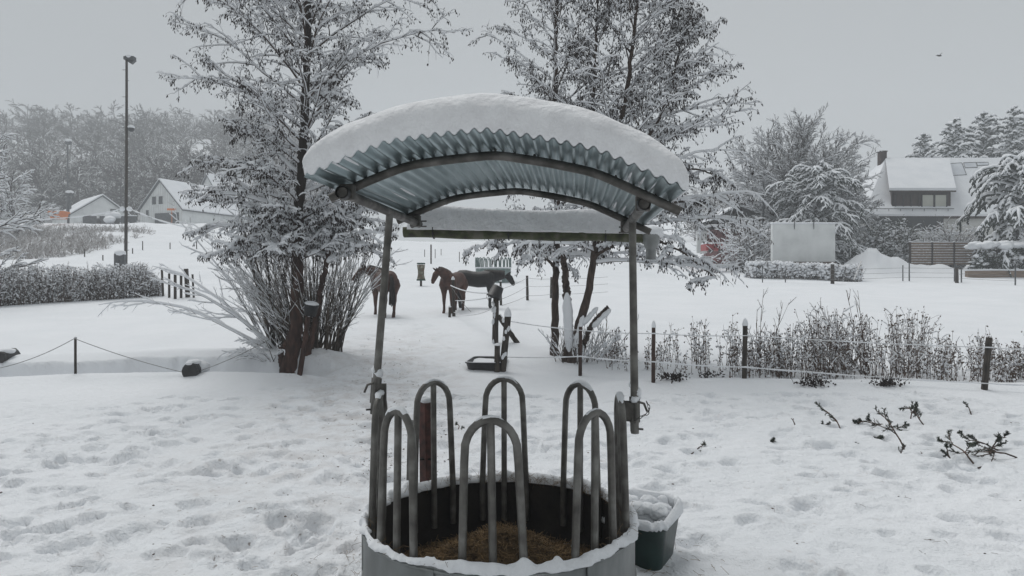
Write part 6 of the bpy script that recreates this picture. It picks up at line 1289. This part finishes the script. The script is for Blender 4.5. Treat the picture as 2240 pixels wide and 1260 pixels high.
# wire fence and stakes in front of the garden
t = Thing('garden_wire_fence', 'thin wire fence on slim stakes between the field and the right gardens', 'fence', GD(1820, 44.5)); pts_ = []
for (px, y0, y1, r, sc_) in ((1668, 583, 616, .03, 0), (1718, 590, 616, .03, 0), (1821, 578, 619, .11, .12), (1975, 580, 613, .035, 0), (1989, 574, 613, .04, 0), (2088, 576, 614, .04, 0), (2093, 586, 617, .10, 0), (2103, 578, 616, .04, 0), (2221, 580, 622, .04, 0)):
    b = G(px, y1 + 2); b[2] -= .1; tp = P(px, y0, b[1]); add_post(t, b, tp, r, M['post'] if r > .05 else M['greymetal'], sc_); pts_.append(b)
for f in (.25, .55, .85): sagrope(t, [p_ + np.array([0, -.12, .1 + 1.0 * f]) for p_ in pts_], .01, .010, M['greyrope'], 'wire')
mb = MB(); a_, b_ = P(1868, 612, 44.5), P(1884, 572, 45.0); mb.tubes(np.array([a_, b_]), np.array([.05, .05]), 5, cap=True); single('white_pole', mb, M['insul'], 'thin white pole leaning at the right end of the low hedge', 'pole', a_)
b = GD(1668, 57); mb = MB(); mb.tubes(np.array([b, P(1670, 397, 57)]), np.array([.09, .07]), 6, cap=True); single('garden_pole', mb, M['greymetal'], 'slim grey pole standing up out of the shrub left of the white wall', 'pole', b)
# bird
c = P(2055, 122, 60); mb = MB(); mb.blobs([c], [(.20, .07, .06)], lvl=2); mb.add([c + np.array(v) for v in ((-.05, 0, .02), (.08, 0, .02), (.02, -.30, .16), (-.02, -.5, .10), (-.05, 0, .05), (.08, 0, .05), (.02, .30, .20), (-.02, .5, .16))], [(0, 1, 2, 3), (4, 7, 6, 5)]); mb.add([c + np.array(v) for v in ((-.15, .03, 0), (-.15, -.03, 0), (-.34, -.06, .01), (-.34, .06, .01))], [(0, 1, 2, 3)])
single('flying_bird', mb, M['bird'], 'small dark bird flying in the grey sky above the right house', 'bird', c)
HAZE=0.0020
# ================================================================ camera, light, air
cam = bpy.data.cameras.new('camera'); cam.sensor_width = 36; cam.lens = F / 2240 * 36; cam.clip_start = .05; cam.clip_end = 3000
co = bpy.data.objects.new('camera', cam); COL.objects.link(co); co.location = CAM; co.rotation_euler = (PI / 2 - PITCH, 0, 0); SC.camera = co
w = bpy.data.worlds.new('World'); SC.world = w; w.use_nodes = True; nt = w.node_tree
bg = nt.nodes['Background']; sky = nt.nodes.new('ShaderNodeTexSky'); sky.sky_type = 'NISHITA'; sky.sun_disc = False
EL, AZ = math.radians(62), math.radians(325)
sky.sun_elevation = EL; sky.sun_rotation = AZ
tcw = nt.nodes.new('ShaderNodeTexCoord'); nz = nt.nodes.new('ShaderNodeTexNoise'); nz.inputs['Scale'].default_value = 1.3; nz.inputs['Detail'].default_value = 2
nt.links.new(tcw.outputs['Generated'], nz.inputs['Vector'])
rmp = nt.nodes.new('ShaderNodeValToRGB'); rmp.color_ramp.elements[0].position = .3; rmp.color_ramp.elements[1].position = .7
SKYV = 3.15
rmp.color_ramp.elements[0].color = (SKYV * .955, SKYV * .995, SKYV * 1.0, 1); rmp.color_ramp.elements[1].color = (SKYV * 1.0, SKYV * 1.03, SKYV * 1.03, 1)
nt.links.new(nz.outputs['Fac'], rmp.inputs[0])
mx = nt.nodes.new('ShaderNodeMix'); mx.data_type = 'RGBA'; mx.inputs['Factor'].default_value = .95
nt.links.new(sky.outputs[0], mx.inputs['A']); nt.links.new(rmp.outputs[0], mx.inputs['B']); nt.links.new(mx.outputs['Result'], bg.inputs['Color'])
bg.inputs['Strength'].default_value = .1
sl = bpy.data.lights.new('sun', 'SUN'); sl.energy = 1.45; sl.angle = math.radians(40); sl.color = (1, .985, .96)
so_ = bpy.data.objects.new('sun', sl); COL.objects.link(so_); so_.rotation_euler = (PI / 2 - EL, 0, PI - AZ + 0.0)
so_.location = (0, 0, 30)
SC.view_settings.view_transform = 'Standard'; SC.view_settings.look = 'None'; SC.view_settings.exposure = .46; SC.view_settings.gamma = 1
SC.cycles.use_denoising = True
SC.cycles.max_bounces = 6; SC.cycles.volume_bounces = 2; SC.cycles.diffuse_bounces = 3; SC.cycles.glossy_bounces = 3
if HAZE:
    hm = bpy.data.materials.new('winter_air'); hm.use_nodes = True; n = hm.node_tree.nodes; n.clear()
    ou = n.new('ShaderNodeOutputMaterial'); pv = n.new('ShaderNodeVolumePrincipled'); pv.inputs['Density'].default_value = HAZE; pv.inputs['Color'].default_value = (.88, .91, .94, 1); pv.inputs['Anisotropy'].default_value = .0
    hm.node_tree.links.new(pv.outputs[0], ou.inputs['Volume'])
    mb = MB(); mb.box((0, 212, 58), (1160, 450, 126)); me = mb.mesh('haze'); me.materials.append(hm); ho = link(bpy.data.objects.new('haze', me)); ho['kind'] = 'stuff'
    ho['label'] = 'thin grey winter haze over the fields and hills'
